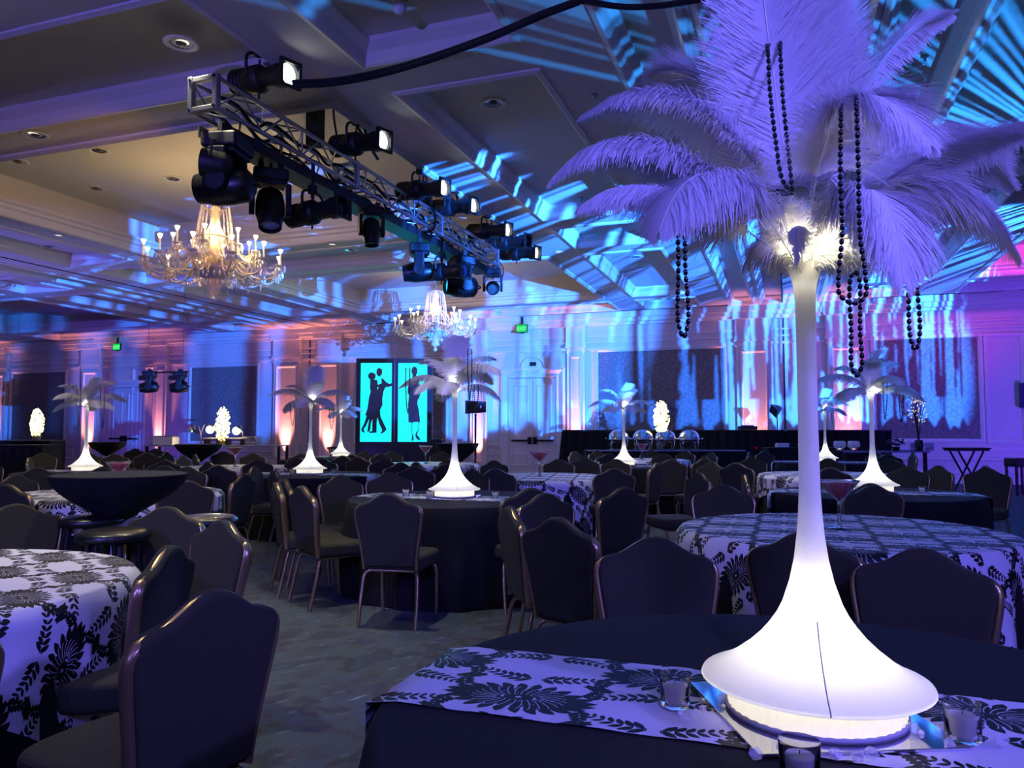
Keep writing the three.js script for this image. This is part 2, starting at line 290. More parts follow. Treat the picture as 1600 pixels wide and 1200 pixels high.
// ellipsoidal spotlights
function hangFrom(o, w) { o.updateMatrixWorld(true); const b = o.worldToLocal(w.clone()), top = o.worldToLocal(w.clone().setY(o.getWorldPosition(V()).y + 0.15)); part('drop_pole', bar(top, b, 0.016, 8), MAT.dark, o); return o; }
function leko(label, pos, dir, lit = true, k = 1, group) {
  const o = thing('ellipsoidal_spotlight', label, 'stage light', pos, 0, group);
  o.scale.setScalar(1.25); o.quaternion.setFromUnitVectors(V(0, 0, 1), dir.clone().normalize());
  const rz = (pts, s = 20) => lathe(pts, s).rotateX(Math.PI / 2);
  part('lamp_housing', [rz([[0, -0.3], [0.05, -0.3], [0.078, -0.27], [0.088, -0.2], [0.088, -0.1], [0.105, -0.07], [0.105, 0.02], [0.08, 0.05]]), ...[0, 1, 2, 3].map((i) => rz([[0.088, -0.25 + i * 0.035], [0.1, -0.245 + i * 0.035], [0.088, -0.235 + i * 0.035]]))], MAT.black, o);
  part('lens_tube', [rz([[0.07, 0.03], [0.075, 0.05], [0.075, 0.2], [0.09, 0.22], [0.09, 0.33], [0.082, 0.33], [0.082, 0.25]]), box(0.19, 0.19, 0.012, 0, 0, 0.325)].slice(0, 1), MAT.black, o);
  part('colour_frame', frameRing(-0.1, 0.1, -0.1, 0.1, [[0, 0.325], [0, 0.345], [0.025, 0.345], [0.025, 0.325]], (u, v, h) => V(u, v, h)), MAT.black, o);
  part('lens', rz([[0, 0.318], [0.04, 0.314], [0.08, 0.3]], 24), lit ? glow(COL.leko, 5 * k) : std(0x1a2030, 0.1), o);
  part('shutter_handle', [[0.11, 0, 0.04, 0.01], [-0.11, 0, 0.04, 0.01], [0, 0.12, 0.01, 0.05], [0, -0.12, 0.01, 0.05]].map(([x, y, w, h]) => box(w, h, 0.012, x, y, 0.0)), MAT.dark, o);
  part('yoke', [box(0.012, 0.03, 0.3, 0, 0, 0).translate(0.118, 0.0, 0).scale(1, 1, 0.12), tube([V(-0.118, 0, 0), V(-0.118, 0.14, 0), V(-0.08, 0.17, 0), V(0.08, 0.17, 0), V(0.118, 0.14, 0), V(0.118, 0, 0)], 0.012, 24, 6)], MAT.black, o);
  part('clamp', [box(0.05, 0.08, 0.07, 0, 0.2, 0, 0.01)], MAT.dark, o);
  if (lit) spot(pos.clone().addScaledVector(dir.clone().normalize(), 0.37), pos.clone().addScaledVector(dir.clone().normalize(), 5), COL.leko, L.leko * k, 0.2, 0.5, 3);
  return o;
}
{
  const D = (x, y, z) => V(x, y, z), R = D(1, -0.1, 0.2);
  const on = (x, y) => onX(x, y, TX + 0.3);
  leko('large spotlight with a white lit lens lying on the near truss end', onX(405, 124, TX + 0.18), D(1, -0.12, 0.2), true, 1.2);
  leko('second lit spotlight from the near truss end, clear of the post', on(556, 225), R);
  leko('third lit spotlight from the near truss end', on(655, 297), R);
  leko('fourth lit spotlight, just above the blue hoist sling', on(704, 324), R);
  leko('fifth lit spotlight, above the dark one near the far truss end', on(760, 361), R);
  leko('unlit black spotlight tucked between two lit ones', on(792, 379), D(1, -0.06, 0.2), false);
  leko('last lit spotlight at the far truss end', on(808, 396), R, true, 0.8);
  { const p = onX(488, 332, TX + 0.1); hangFrom(leko('unlit spotlight hanging below the truss beside the domed lamp', p, D(1, 0.02, 0.15), false), V(p.x, TY0, p.z)); }
  { const p = onX(690, 425, TX + 0.1); hangFrom(leko('unlit spotlight below the truss left of the cyan-lit lamp', p, D(1, -0.05, 0.2), false), V(p.x, TY0, p.z)); }
}
// moving heads: base under the pipe, two yoke arms, a barrel head
function movingHead(name, label, pos, dir, s = 1, lens = null, opts = {}) {
  const o = thing(name, label, 'stage light', pos, opts.turn ?? Math.atan2(dir.x, dir.z), opts.group); o.scale.setScalar(s);
  const up = opts.stand ? -1 : 1; // base above the head unless it stands
  part('base', [box(0.36, 0.13, 0.3, 0, up * 0.34, 0, 0.03), box(0.3, 0.04, 0.24, 0, up * 0.26, 0, 0.01)], MAT.black, o);
  if (!opts.stand) for (const k of [-0.1, 0.1]) part('clamp', box(0.06, 0.1, 0.06, k, 0.44, 0, 0.01), MAT.dark, o);
  for (const k of [-1, 1]) part('yoke_arm', [box(0.055, 0.3, 0.15, k * 0.185, up * 0.12, 0, 0.022), new THREE.CylinderGeometry(0.08, 0.08, 0.056, 18).rotateZ(Math.PI / 2).translate(k * 0.185, 0, 0)], MAT.black, o);
  const h = part('head', [lathe([[0, -0.21], [0.09, -0.21], [0.135, -0.17], [0.15, -0.05], [0.15, 0.08], [0.125, 0.18], [0.118, 0.24], [0.105, 0.24], [0.105, 0.2]], 28).rotateX(Math.PI / 2)], opts.headMat ?? MAT.blackSatin, o);
  h.rotation.x = -Math.asin(clamp(dir.clone().normalize().y, -1, 1));
  part('lens', lathe([[0, 0.215], [0.06, 0.21], [0.106, 0.195]], 24).rotateX(Math.PI / 2), lens ?? std(0x101830, 0.08), h);
  part('handle', [tube([V(-0.06, 0.03, -0.2), V(-0.05, 0.0, -0.25), V(0.05, 0.0, -0.25), V(0.06, 0.03, -0.2)], 0.01, 14, 6)], MAT.dark, h);
  return o;
}
{
  const bw = glow(COL.amber, 3.2), cy = glow(new THREE.Color().setRGB(0.02, 0.5, 1), 1.6);
  const p1 = onX(355, 292, TX - 0.05);
  const mh = (...a) => { const o = movingHead(...a); return hangFrom(o, V(o.position.x, TY0 - 0.02, o.position.z)); };
  mh('moving_head_light', 'big black moving head under the near end of the truss, over the chandelier', p1, V(-1, -0.05, 0.25), 1.15);
  const p2 = onX(422, 326, TX - 0.05);
  mh('moving_head_light', 'black moving head with a pale domed lens aiming down', p2, V(0.25, -0.95, 0.3), 0.95, phys(0xa8b0c8, 0.15, { clearcoat: 1 }));
  mh('moving_head_light', 'small black moving head hanging straight like a can mid-truss', onX(580, 362, TX), V(0.1, -1, 0.1), 0.75);
  mh('moving_head_light', 'black moving head looking left beneath the far half of the truss', onX(655, 425, TX), V(-1, -0.15, 0.5), 0.95);
  mh('moving_head_light', 'black moving head with a cyan lit lens near the far truss end', onX(722, 448, TX), V(-0.75, 0.0, 0.66), 1.15, cy);
  // the warm par that lights the coffer
  const pp = onX(333, 256, TX - 0.05), pd = V(-0.85, 0.1, 0.5).normalize();
  const par = thing('par_light', 'short black par can with a warm glowing lens at the near truss end', 'stage light', pp); par.quaternion.setFromUnitVectors(V(0, 0, 1), pd);
  part('can', lathe([[0, -0.16], [0.08, -0.16], [0.125, -0.1], [0.125, 0.1], [0.115, 0.1], [0.115, 0.06]], 24).rotateX(Math.PI / 2), MAT.black, par);
  part('lens', lathe([[0, 0.085], [0.07, 0.08], [0.115, 0.065]], 24).rotateX(Math.PI / 2), bw, par);
  part('yoke', tube([V(-0.14, 0, 0), V(-0.14, 0.17, 0), V(0.14, 0.17, 0), V(0.14, 0, 0)], 0.012, 24, 6), MAT.black, par);
  spot(pp.clone().addScaledVector(pd, 0.13), V(-11.6, 4.75, -9.0), COL.amber, L.amberPar, 0.42, 1, 4);
}
// pair of moving heads on a pipe, far left
{
  const a = at(222, 582, 18.9), b = at(294, 581, 18.9), m = a.clone().lerp(b, 0.5), o = thing('hanging_pipe', 'thin dark pipe high before the far left wall carrying two lamps', 'pipe', V(0, 0, 0));
  part('pipe', bar(a, b, 0.024, 8), MAT.black, o);
  for (const p of [a.clone().lerp(b, 0.12), a.clone().lerp(b, 0.88)]) part('wire', bar(p, V(p.x, CEIL + 0.02, p.z), 0.004, 5), MAT.dark, o);
  [[234, 'left'], [281, 'right']].forEach(([x, w]) => {
    const p = at(x, 605, 18.9), dir = V(-0.85, -0.1, 0.5);
    movingHead('moving_head_light', w + ' lamp of the hanging pair before the far left wall, lens warm', p, dir, 0.92, glow(COL.warm, 1.2));
    const c = thing('spare_lamp', 'short row of dark clamped lamp boxes on the pipe, ' + w + ' side', 'stage light', at(x, 590, 18.9));
    part('box', [box(0.4, 0.1, 0.14, 0, -0.01, 0.1, 0.02)], MAT.black, c);
    for (const k of [-0.13, 0, 0.13]) part('clamp', box(0.05, 0.2, 0.06, k, 0.06, 0.05, 0.01), MAT.dark, c);
  });
}
// cables: two heavy loops from the truss to the ceiling, loose ones along the truss
function cable(label, pts, r, mat = MAT.rubber, n = 80) { return tag(part('cable', tube(pts, r, n, 8), mat), label, 'cable'); }
{
  const w = [[458, 130, 6.75], [520, 127, 6.6], [600, 112, 6.3], [690, 85, 6.0], [780, 52, 5.75], [850, 22, 5.6], [905, 2, 5.5]];
  cable('upper of two thick black cables looping from the truss end to the ceiling', w.map(([x, y, d]) => at(x, y - 2, d)), 0.021);
  cable('lower of two thick black cables looping from the truss end to the ceiling', w.map(([x, y, d], i) => at(x, y + 5 - i * 0.6, d - 0.06)), 0.021);
  cable('black cable sagging across the top edge towards the plumes', [[905, 1, 5.5], [930, 5, 5.45], [980, 11, 5.4], [1040, 8, 5.35], [1100, -2, 5.3], [1150, -14, 5.3]].map(([x, y, d]) => at(x, y, d)), 0.022);
  const r = rng(5);
  for (let k = 0; k < 3; k++) {
    const pts = []; for (let i = 0; i <= 26; i++) pts.push(V(TX + (k - 1) * 0.09 + (r() - 0.5) * 0.05, TY0 + 0.05 + (k === 1 ? 0.16 : 0) + (r() - 0.5) * 0.06 - (i % 5 === 2 ? 0.09 : 0), TZ0 - 0.15 + (TZ1 - TZ0 + 0.3) * i / 26));
    cable(['black power cable lying along the left of the truss', 'black power cable lying along the top of the truss', 'black power cable lying along the right of the truss'][k], pts, 0.016, MAT.rubber, 130);
  }
  cable('thin black cable looping down beside the black hanging post', [V(TX + 0.1, CEIL + 0.56, -7.1), V(TX + 0.14, CEIL + 0.4, -7.25), V(TX + 0.13, CEIL + 0.1, -7.2), V(TX + 0.2, TY1 + 0.02, -7.2)], 0.012);
  cable('thin cable loop hanging at the far end of the truss', [[760, 412], [775, 405], [786, 420], [784, 437], [770, 440]].map(([x, y]) => onX(x, y, TX + 0.05)), 0.008);
}
// dark shield board along the underside of the truss
{
  const o = thing('cable_tray', 'black cable tray slung under the whole length of the truss', 'cable tray', V(TX - 0.1, TY0 - 0.09, 0));
  part('tray_floor', span(-0.13, 0.13, -0.06, -0.05, TZ1 + 0.1, TZ0 - 0.2), MAT.black, o);
  for (const s of [-1, 1]) part('tray_side', span(s * 0.13 - 0.006, s * 0.13 + 0.006, -0.06, 0.05, TZ1 + 0.1, TZ0 - 0.2), MAT.black, o);
}
// ------------------------------------------------------------------ projectors with streaked metal gobos
function goboTexture(seed, k, half, axis, right, up) { // openings laid out by the direction each ray leaves in, so that the runs fall plumb
  const N = 1024, T = Math.tan(half) * 1.25, d = V();
  return pixels(N, N, (u, v) => {
    d.copy(axis).addScaledVector(right, (u * 2 - 1) * T).addScaledVector(up, (v * 2 - 1) * T);
    const az = Math.atan2(d.x, -d.z) * 57.3, elv = Math.atan2(d.y, Math.hypot(d.x, d.z)) * 57.3, el = elv * (k.plumb ?? 1), x = az / k.period;
    const rag = k.sharp * (0.35 * n2(x * 9 + seed, el * 0.5) + 0.2 * n2(x * 16, el * 1.1 + seed));
    let a = 0.5 * n2(x * 0.45 + seed * 7, el * 0.03 + seed) + 0.8 * n2(x * 1.3 + seed * 3, el * 0.05 + seed * 2) + 0.7 * n2(x * 3.1 + seed * 5, el * 0.07) + k.sharp * 0.45 * n2(x * 6.3 + seed, el * 0.1) + rag * (0.6 + 0.4 * n2(x * 0.6, el * 0.1 + 9));
    a -= k.run * smooth(elv, k.top - 6, k.foot) * (0.5 + 0.5 * n2(x * 0.8 + 31, seed)); // fewer runs reach the foot
    a -= 3 * smooth(elv + 2.5 * n2(x * 1.1, 3), k.roof ?? 80, (k.roof ?? 80) + 2);
    a -= 3 * (1 - smooth(elv + 0.8 * n2(x * 2, 8), k.sill ?? -80, (k.sill ?? -80) + 1.2));
    if (k.az) a -= 3 * (1 - smooth(az, k.az[0], k.az[0] + 4) * (1 - smooth(az, k.az[1] - 2, k.az[1] + 2)));
    return a > k.cut ? [0, 0, 0, 255] : [255, 255, 255, 255];
  }, false);
}
function projector(pos, target, color, intensity, half, seed, k, soft, gap = 0.09) {
  // a thin steel plate with etched openings stands just before the lamp inside the head
  const d = target.clone().sub(pos).normalize(), right = new THREE.Vector3().crossVectors(d, V(0, 1, 0)).normalize(), up = new THREE.Vector3().crossVectors(right, d);
  const t = goboTexture(seed, k, half, d, right, up); t.wrapS = t.wrapT = THREE.ClampToEdgeWrapping;
  const R = gap * Math.tan(half) * 1.25;
  const m = new THREE.MeshStandardMaterial({ color: 0x0a0a0a, roughness: 0.7, metalness: 0.5, alphaMap: t, alphaTest: 0.5, side: THREE.DoubleSide });
  const g = new THREE.PlaneGeometry(R * 2, R * 2); g.applyMatrix4(new THREE.Matrix4().makeBasis(right, up, d.clone().negate().multiplyScalar(-1).negate())).translate(...pos.clone().addScaledVector(d, gap).toArray());
  spot(pos, target, color, intensity, half, 0.08, soft);
  return [g, m];
}
function projectorOnStand(label, pos, target, color, intensity, half, seed, k, soft) {
  const d = target.clone().sub(pos).normalize();
  const o = thing('pattern_projector', label, 'stage light', V(0, 0, 0)), [g, m] = projector(pos, target, color, intensity, half, seed, k, soft);
  part('gobo', g, m, o);
  const q = new THREE.Quaternion().setFromUnitVectors(V(0, 0, 1), d), R = 0.09 * Math.tan(half) * 1.25 + 0.03;
  part('barrel', lathe([[0, -0.32], [0.09, -0.32], [0.13, -0.25], [Math.max(0.13, R), -0.02], [R + 0.01, 0.11], [R - 0.005, 0.11], [R - 0.01, -0.02], [0.05, -0.06], [0, -0.06]], 28).rotateX(Math.PI / 2).applyQuaternion(q).translate(pos.x, pos.y, pos.z), MAT.black, o);
  part('lamp', new THREE.CylinderGeometry(0.03, 0.03, 0.01, 14).rotateX(Math.PI / 2).applyQuaternion(q).translate(...pos.clone().addScaledVector(d, -0.05).toArray()), glow(color, 4), o);
  part('pole', bar(V(pos.x, 0.05, pos.z), V(pos.x, pos.y - R - 0.03, pos.z), 0.022, 10), MAT.black, o);
  for (let k = 0; k < 3; k++) { const a = k * 2.094 + 0.4; part('leg', bar(V(pos.x, 0.42, pos.z), V(pos.x + Math.cos(a) * 0.42, 0.015, pos.z + Math.sin(a) * 0.42), 0.012, 7), MAT.black, o); }
}
projectorOnStand('pattern projector on a tripod at right, throwing soft streaks to the left', V(4.0, 2.2, -6.3), V(-11.5, 5.8, -18.0), COL.gobo, L.gobo, 0.5, 3, { period: 3.0, sharp: 0.4, cut: -0.28, run: 0.35, top: 14, foot: -6, plumb: 0.25, roof: 17, sill: -3.2, az: [-75, 20] }, 0.026);
projectorOnStand('pattern projector on a low tripod at right, throwing streaks on the near ceiling', V(4.3, 0.75, -12.9), V(0.75, 4.8, -7.6), COL.goboCyan, L.goboNear, 0.52, 8, { period: 4.2, sharp: 0.8, cut: 0.0, run: 0, top: 60, foot: -6, plumb: 0.07, az: [-177, -133] }, 0.02);
projectorOnStand('pattern projector on a tripod far right, throwing sharp drips on the long wall', V(6.8, 2.2, -9.0), V(-1.6, 2.9, WZ), COL.gobo, L.goboWall, 0.4, 5, { period: 2.3, sharp: 1, cut: -0.22, run: 0.8, top: 6, foot: -5, plumb: 0.6, sill: -3.6 }, 0.012);
const lastHead = movingHead('moving_head_light', 'small blue-lit moving head facing the room at the far truss end', onX(770, 450, TX + 0.08), V(0.33, -0.3, 0.9), 0.8, glow(new THREE.Color().setRGB(0.02, 0.12, 0.5), 0.5));
hangFrom(lastHead, V(lastHead.position.x, TY0, Math.max(lastHead.position.z, TZ1 + 0.02)));

// ------------------------------------------------------------------ damask print
function leafShape(c, x, y, a, len, w) { // one pointed, slightly curled leaf
  c.save(); c.translate(x, y); c.rotate(a); c.beginPath(); c.moveTo(0, 0);
  c.bezierCurveTo(len * 0.25, -w, len * 0.75, -w * 0.9, len, w * 0.15); c.bezierCurveTo(len * 0.7, w * 0.55, len * 0.3, w * 0.75, 0, 0); c.fill(); c.restore();
}
function spray(c, x, y, a, len, n, w) { // acanthus spray: leaves either side of a curving stem
  let px = x, py = y, d = a; const st = len / n;
  for (let i = 0; i < n; i++) { const k = 1 - 0.55 * i / n; leafShape(c, px, py, d - 0.9, st * 2.0 * k, w * k); leafShape(c, px, py, d + 0.8, st * 1.8 * k, w * k); px += Math.cos(d) * st; py += Math.sin(d) * st; d += 0.09; c.fillRect(px - 1.5, py - 1.5, 3, 3); }
  leafShape(c, px, py, d, st * 2, w * 0.55);
}
function medallion(c, x, y, s) { // pointed oval bouquet, long axis along x
  for (const [n, r, len, w] of [[24, 0.56, 0.42, 0.13], [20, 0.38, 0.36, 0.14], [14, 0.2, 0.28, 0.13], [8, 0.04, 0.2, 0.12]])
    for (let i = 0; i < n; i++) { const a = (i + 0.5) / n * Math.PI * 2, ex = Math.cos(a), ey = Math.sin(a) * 0.6, stretch = 1 + 0.25 * Math.abs(Math.cos(a)) ** 3; leafShape(c, x + ex * r * s * stretch, y + ey * r * s, Math.atan2(ey, ex), len * s * 0.8 * (0.8 + 0.4 * Math.abs(Math.cos(a))), w * s); }
  c.globalCompositeOperation = 'destination-out'; c.lineWidth = Math.max(1.5, s * 0.014); c.strokeStyle = '#000';
  for (let i = 0; i < 26; i++) { const a = i / 26 * Math.PI * 2; c.beginPath(); c.ellipse(x + Math.cos(a) * s * 0.48, y + Math.sin(a) * s * 0.28, s * 0.2, s * 0.07, a, 0.3, 2.6); c.stroke(); }
  c.globalCompositeOperation = 'source-over';
}
const damaskPrint = painted(1024, 768, (c, W, H) => {
  const inkc = document.createElement('canvas'); inkc.width = W; inkc.height = H; const k = inkc.getContext('2d'); k.fillStyle = '#000';
  for (const [ox, oy] of [[0, 0], [W, 0], [0, H], [W, H], [W / 2, H / 2]]) medallion(k, ox, oy, W * 0.26);
  for (const [ox, oy] of [[0, 0], [W / 2, H / 2], [W, 0], [0, H], [W, H], [-W / 2, H / 2], [W * 1.5, H / 2], [W / 2, -H / 2], [W / 2, H * 1.5]])
    for (const sx of [-1, 1]) for (const sy of [-1, 1]) {
      k.save(); k.translate(ox, oy); k.scale(sx, sy);
      spray(k, W * 0.03, H * 0.31, 0.06, W * 0.21, 6, 25); spray(k, W * 0.235, H * 0.1, 1.25, H * 0.17, 5, 25); leafShape(k, W * 0.2, H * 0.3, -0.9, 90, 28); leafShape(k, W * 0.24, H * 0.25, -0.2, 75, 26);
      k.lineWidth = 6; k.strokeStyle = '#000'; k.beginPath(); k.arc(W * 0.04, H * 0.3, 17, 0.5, 5); k.stroke(); k.restore();
    }
  c.fillStyle = '#dcd8dc'; c.fillRect(0, 0, W, H); c.drawImage(inkc, 0, 0);
});
damaskPrint.repeat.set(1 / 0.62, 1 / 0.44);
MAT.damask = std(0xffffff, 0.6, { map: damaskPrint });
MAT.cloth = std(0x0c0c0e, 0.82, {}); MAT.cloth = phys(0x060504, 0.92, { sheen: 0.1, sheenRoughness: 0.6, sheenColor: new THREE.Color(0x2a2a30) });

// ------------------------------------------------------------------ tables and cloths
const TOP = 0.76, RAD = 0.915;
function clothGeometry(R, lenOf, folds, amp, seed, thick, nA = 120, nH = 10) {
  // flat disc on the table, then hanging skirt with folds; uv = the unrolled cloth in metres
  const rings = [[0, 0], [0.5, 0], [0.85, 0], [0.97, 0], [1, 0.006]], P = [], U = [], I = [], r = rng(seed), ph = r() * 6;
  const rows = rings.length + nH;
  for (let j = 0; j < rows; j++) for (let i = 0; i <= nA; i++) {
    const a = i / nA * Math.PI * 2, c = Math.cos(a), s = Math.sin(a); let rad, y, d;
    if (j < rings.length) { rad = R * rings[j][0]; y = TOP - rings[j][1]; d = rad; }
    else { const q = (j - rings.length + 1) / nH, drop = lenOf(a) * q, f = Math.sin(a * folds + ph + 0.6 * Math.sin(a * 3)) + 0.4 * Math.sin(a * folds * 1.9 + ph * 2); rad = R + 0.012 + thick + amp * Math.min(1, drop * 2.2) * (0.6 + f * 0.75) * 0.5; y = TOP - 0.012 - drop; d = R + drop; }
    P.push(c * rad, Math.max(y, 0.006), s * rad); U.push(c * d, s * d);
  }
  for (let j = 0; j + 1 < rows; j++) for (let i = 0; i < nA; i++) { const a = j * (nA + 1) + i, b = a + nA + 1; I.push(a, a + 1, b, a + 1, b + 1, b); }
  const g = new THREE.BufferGeometry(); g.setAttribute('position', new THREE.Float32BufferAttribute(P, 3)); g.setAttribute('uv', new THREE.Float32BufferAttribute(U, 2)); g.setIndex(I); g.computeVertexNormals(); return g;
}
const skirtGeo = [1, 2].map((s) => clothGeometry(RAD, () => 0.745, 15, 0.07, s, 0));
const squareOverlay = (half) => (a) => Math.max(0.05, half / Math.max(Math.abs(Math.cos(a)), Math.abs(Math.sin(a))) - RAD);
const overlayGeo = [clothGeometry(RAD + 0.004, squareOverlay(1.16), 17, 0.05, 3, 0.012, 160, 12), clothGeometry(RAD + 0.004, squareOverlay(1.22), 19, 0.06, 4, 0.012, 160, 12)];
for (const g of overlayGeo) g.translate(0, 0.005, 0);
const tableTopGeo = lathe([[0, 0.715], [RAD - 0.02, 0.715], [RAD - 0.01, 0.725], [RAD - 0.01, 0.74], [RAD - 0.02, 0.75], [0, 0.75]], 48), wood = std(0x6b5138, 0.6);
const legGeo = bar(V(0, 0, 0), V(0, 0.715, 0), 0.018, 8);
const TABLES = {};
function table(key, px, py, phrase, kind, turn = 0) {
  const c = onY(px, py, TOP), p = V(c.x, 0, c.z); TABLES[key] = { p, phrase, kind, chairs: [] };
  const t = thing('round_table', 'round folding table wholly covered by its cloths, ' + phrase, 'table', p, turn);
  part('tabletop', tableTopGeo, wood, t);
  for (const [x, z] of [[0.4, 0.3], [-0.4, 0.3], [0.4, -0.3], [-0.4, -0.3]]) { const m = new THREE.Mesh(legGeo, MAT.dark); m.name = numbered('leg'); m.position.set(x, 0, z); t.add(m); }
  const s = new THREE.Mesh(skirtGeo[Object.keys(TABLES).length % 2], MAT.cloth); s.name = numbered('tablecloth'); s.position.copy(p); s.rotation.y = turn; scene.add(s);
  tag(s, 'floor-length black cloth on ' + phrase, 'tablecloth');
  if (kind === 'damask') {
    const o = new THREE.Mesh(overlayGeo[key === 'D2' ? 1 : 0], MAT.damask); o.name = numbered('overlay_cloth'); o.position.copy(p); o.rotation.y = turn; scene.add(o);
    tag(o, 'black and white damask overlay draped on ' + phrase, 'tablecloth');
  } else {
    // damask runner across the top, its ends hanging over both sides
    const hw = 0.225, hl = Math.sqrt(RAD * RAD - hw * hw) + 0.012, P = [], U = [], I = [], M = 26, W = 8;
    const len = hl * 2 + 0.8;
    for (let i = 0; i <= M * 2; i++) for (let j = 0; j <= W; j++) {
      const z = lerp(-hw, hw, j / W), edge = Math.sqrt(RAD * RAD - z * z) + 0.012, s0 = lerp(-len / 2, len / 2, i / (M * 2)), sgn = Math.sign(s0), a = Math.abs(s0);
      const over = a - edge, x = over <= 0 ? s0 : sgn * (edge + 0.026 + Math.min(1, over * 3) * 0.012 * (1 + Math.sin(z * 22))), y = over <= 0 ? TOP + 0.004 + 0.0012 * Math.sin(s0 * 31 + z * 9) : TOP - 0.006 - over;
      P.push(x, y, z); U.push(s0 + 0.3, z + 0.11);
    }
    for (let i = 0; i < M * 2; i++) for (let j = 0; j < W; j++) { const a = i * (W + 1) + j, b = a + W + 1; I.push(a, a + 1, b, a + 1, b + 1, b); }
    const g = new THREE.BufferGeometry(); g.setAttribute('position', new THREE.Float32BufferAttribute(P, 3)); g.setAttribute('uv', new THREE.Float32BufferAttribute(U, 2)); g.setIndex(I); g.computeVertexNormals();
    const o = new THREE.Mesh(g, MAT.damask); o.name = numbered('table_runner'); o.position.copy(p); o.rotation.y = turn; scene.add(o);
    tag(o, 'black and white damask runner across ' + phrase, 'runner');
  }
}
table('T1', 1273, 1119, 'the nearest table', 'runner', 0.0);
table('D1', -212, 917, 'the patterned table cut by the left edge', 'damask', -0.56);
table('D2', 1312, 828, 'the patterned table beside the big vase', 'damask', 0.0);
table('T2', 710, 778, 'the black table in the middle', 'runner', 0.0);
table('D3', 184, 770, 'the patterned table behind the cocktail table', 'damask', 0.3);
table('T3', 484, 741, 'the black table left of the middle one', 'runner', 0.1);
table('T4', 975, 728, 'the black table before the chafing dishes', 'runner', 0.0);
table('T5', 1365, 770, 'the black table at right', 'runner', 0.05);
table('T6', 1290, 722, 'the far right lit-vase table', 'runner', 0.0);
table('T7', 133, 737, 'the leftmost lit-vase table', 'runner', 0.0);
table('T8', 532, 714, 'the lit-vase table beside the screens', 'runner', 0.0);
table('D4', 843, 745, 'the patterned table right of the middle one', 'damask', 0.2);
table('D5', 1300, 742, 'the patterned table far right', 'damask', 0.6);
table('D6', 367, 730, 'the patterned table far left', 'damask', 0.4);
table('D7', 665, 725, 'the patterned table below the screens', 'damask', 0.1);
table('D8', 1003, 718.6, 'the patterned table nearest the chafing dishes', 'damask', 0.5);

// ------------------------------------------------------------------ banquet chair
MAT.seatCloth = null;
{
  const t = pixels(128, 128, (u, v, x, y) => { const k = 150 + ((x >> 1) + (y >> 1) & 1 ? 30 : -25) + 35 * n2(x * 0.4, y * 0.4); return [k, k, k]; }, false);
  t.repeat.set(9, 9);
  const c = pixels(256, 256, (u, v, x, y) => { const k = 0.8 + 0.28 * n2(x * 0.5, y * 0.5) + 0.1 * ((x ^ y) & 1); return [58 * k, 57 * k, 36 * k]; });
  c.repeat.set(5, 5);
  MAT.seatCloth = phys(0xffffff, 0.9, { map: c, bumpMap: t, bumpScale: 0.0009, sheen: 0.3, sheenRoughness: 0.7, sheenColor: new THREE.Color(0x555060) });
}
const chairShape = (grow = 0) => { // outline of the back, y measured up the back from the seat
  const s = new THREE.Shape(), g = grow;
  s.moveTo(-0.185 - g, 0.0); s.bezierCurveTo(-0.19 - g, 0.16, -0.225 - g, 0.28, -0.232 - g, 0.37);
  s.bezierCurveTo(-0.236 - g, 0.42 + g, -0.215, 0.436 + g, -0.17, 0.444 + g); s.bezierCurveTo(-0.1, 0.458 + g, -0.075, 0.516 + g, 0, 0.516 + g);
  s.bezierCurveTo(0.075, 0.516 + g, 0.1, 0.458 + g, 0.17, 0.444 + g); s.bezierCurveTo(0.215, 0.436 + g, 0.236 + g, 0.42 + g, 0.232 + g, 0.37);
  s.bezierCurveTo(0.225 + g, 0.28, 0.19 + g, 0.16, 0.185 + g, 0.0); return s;
};
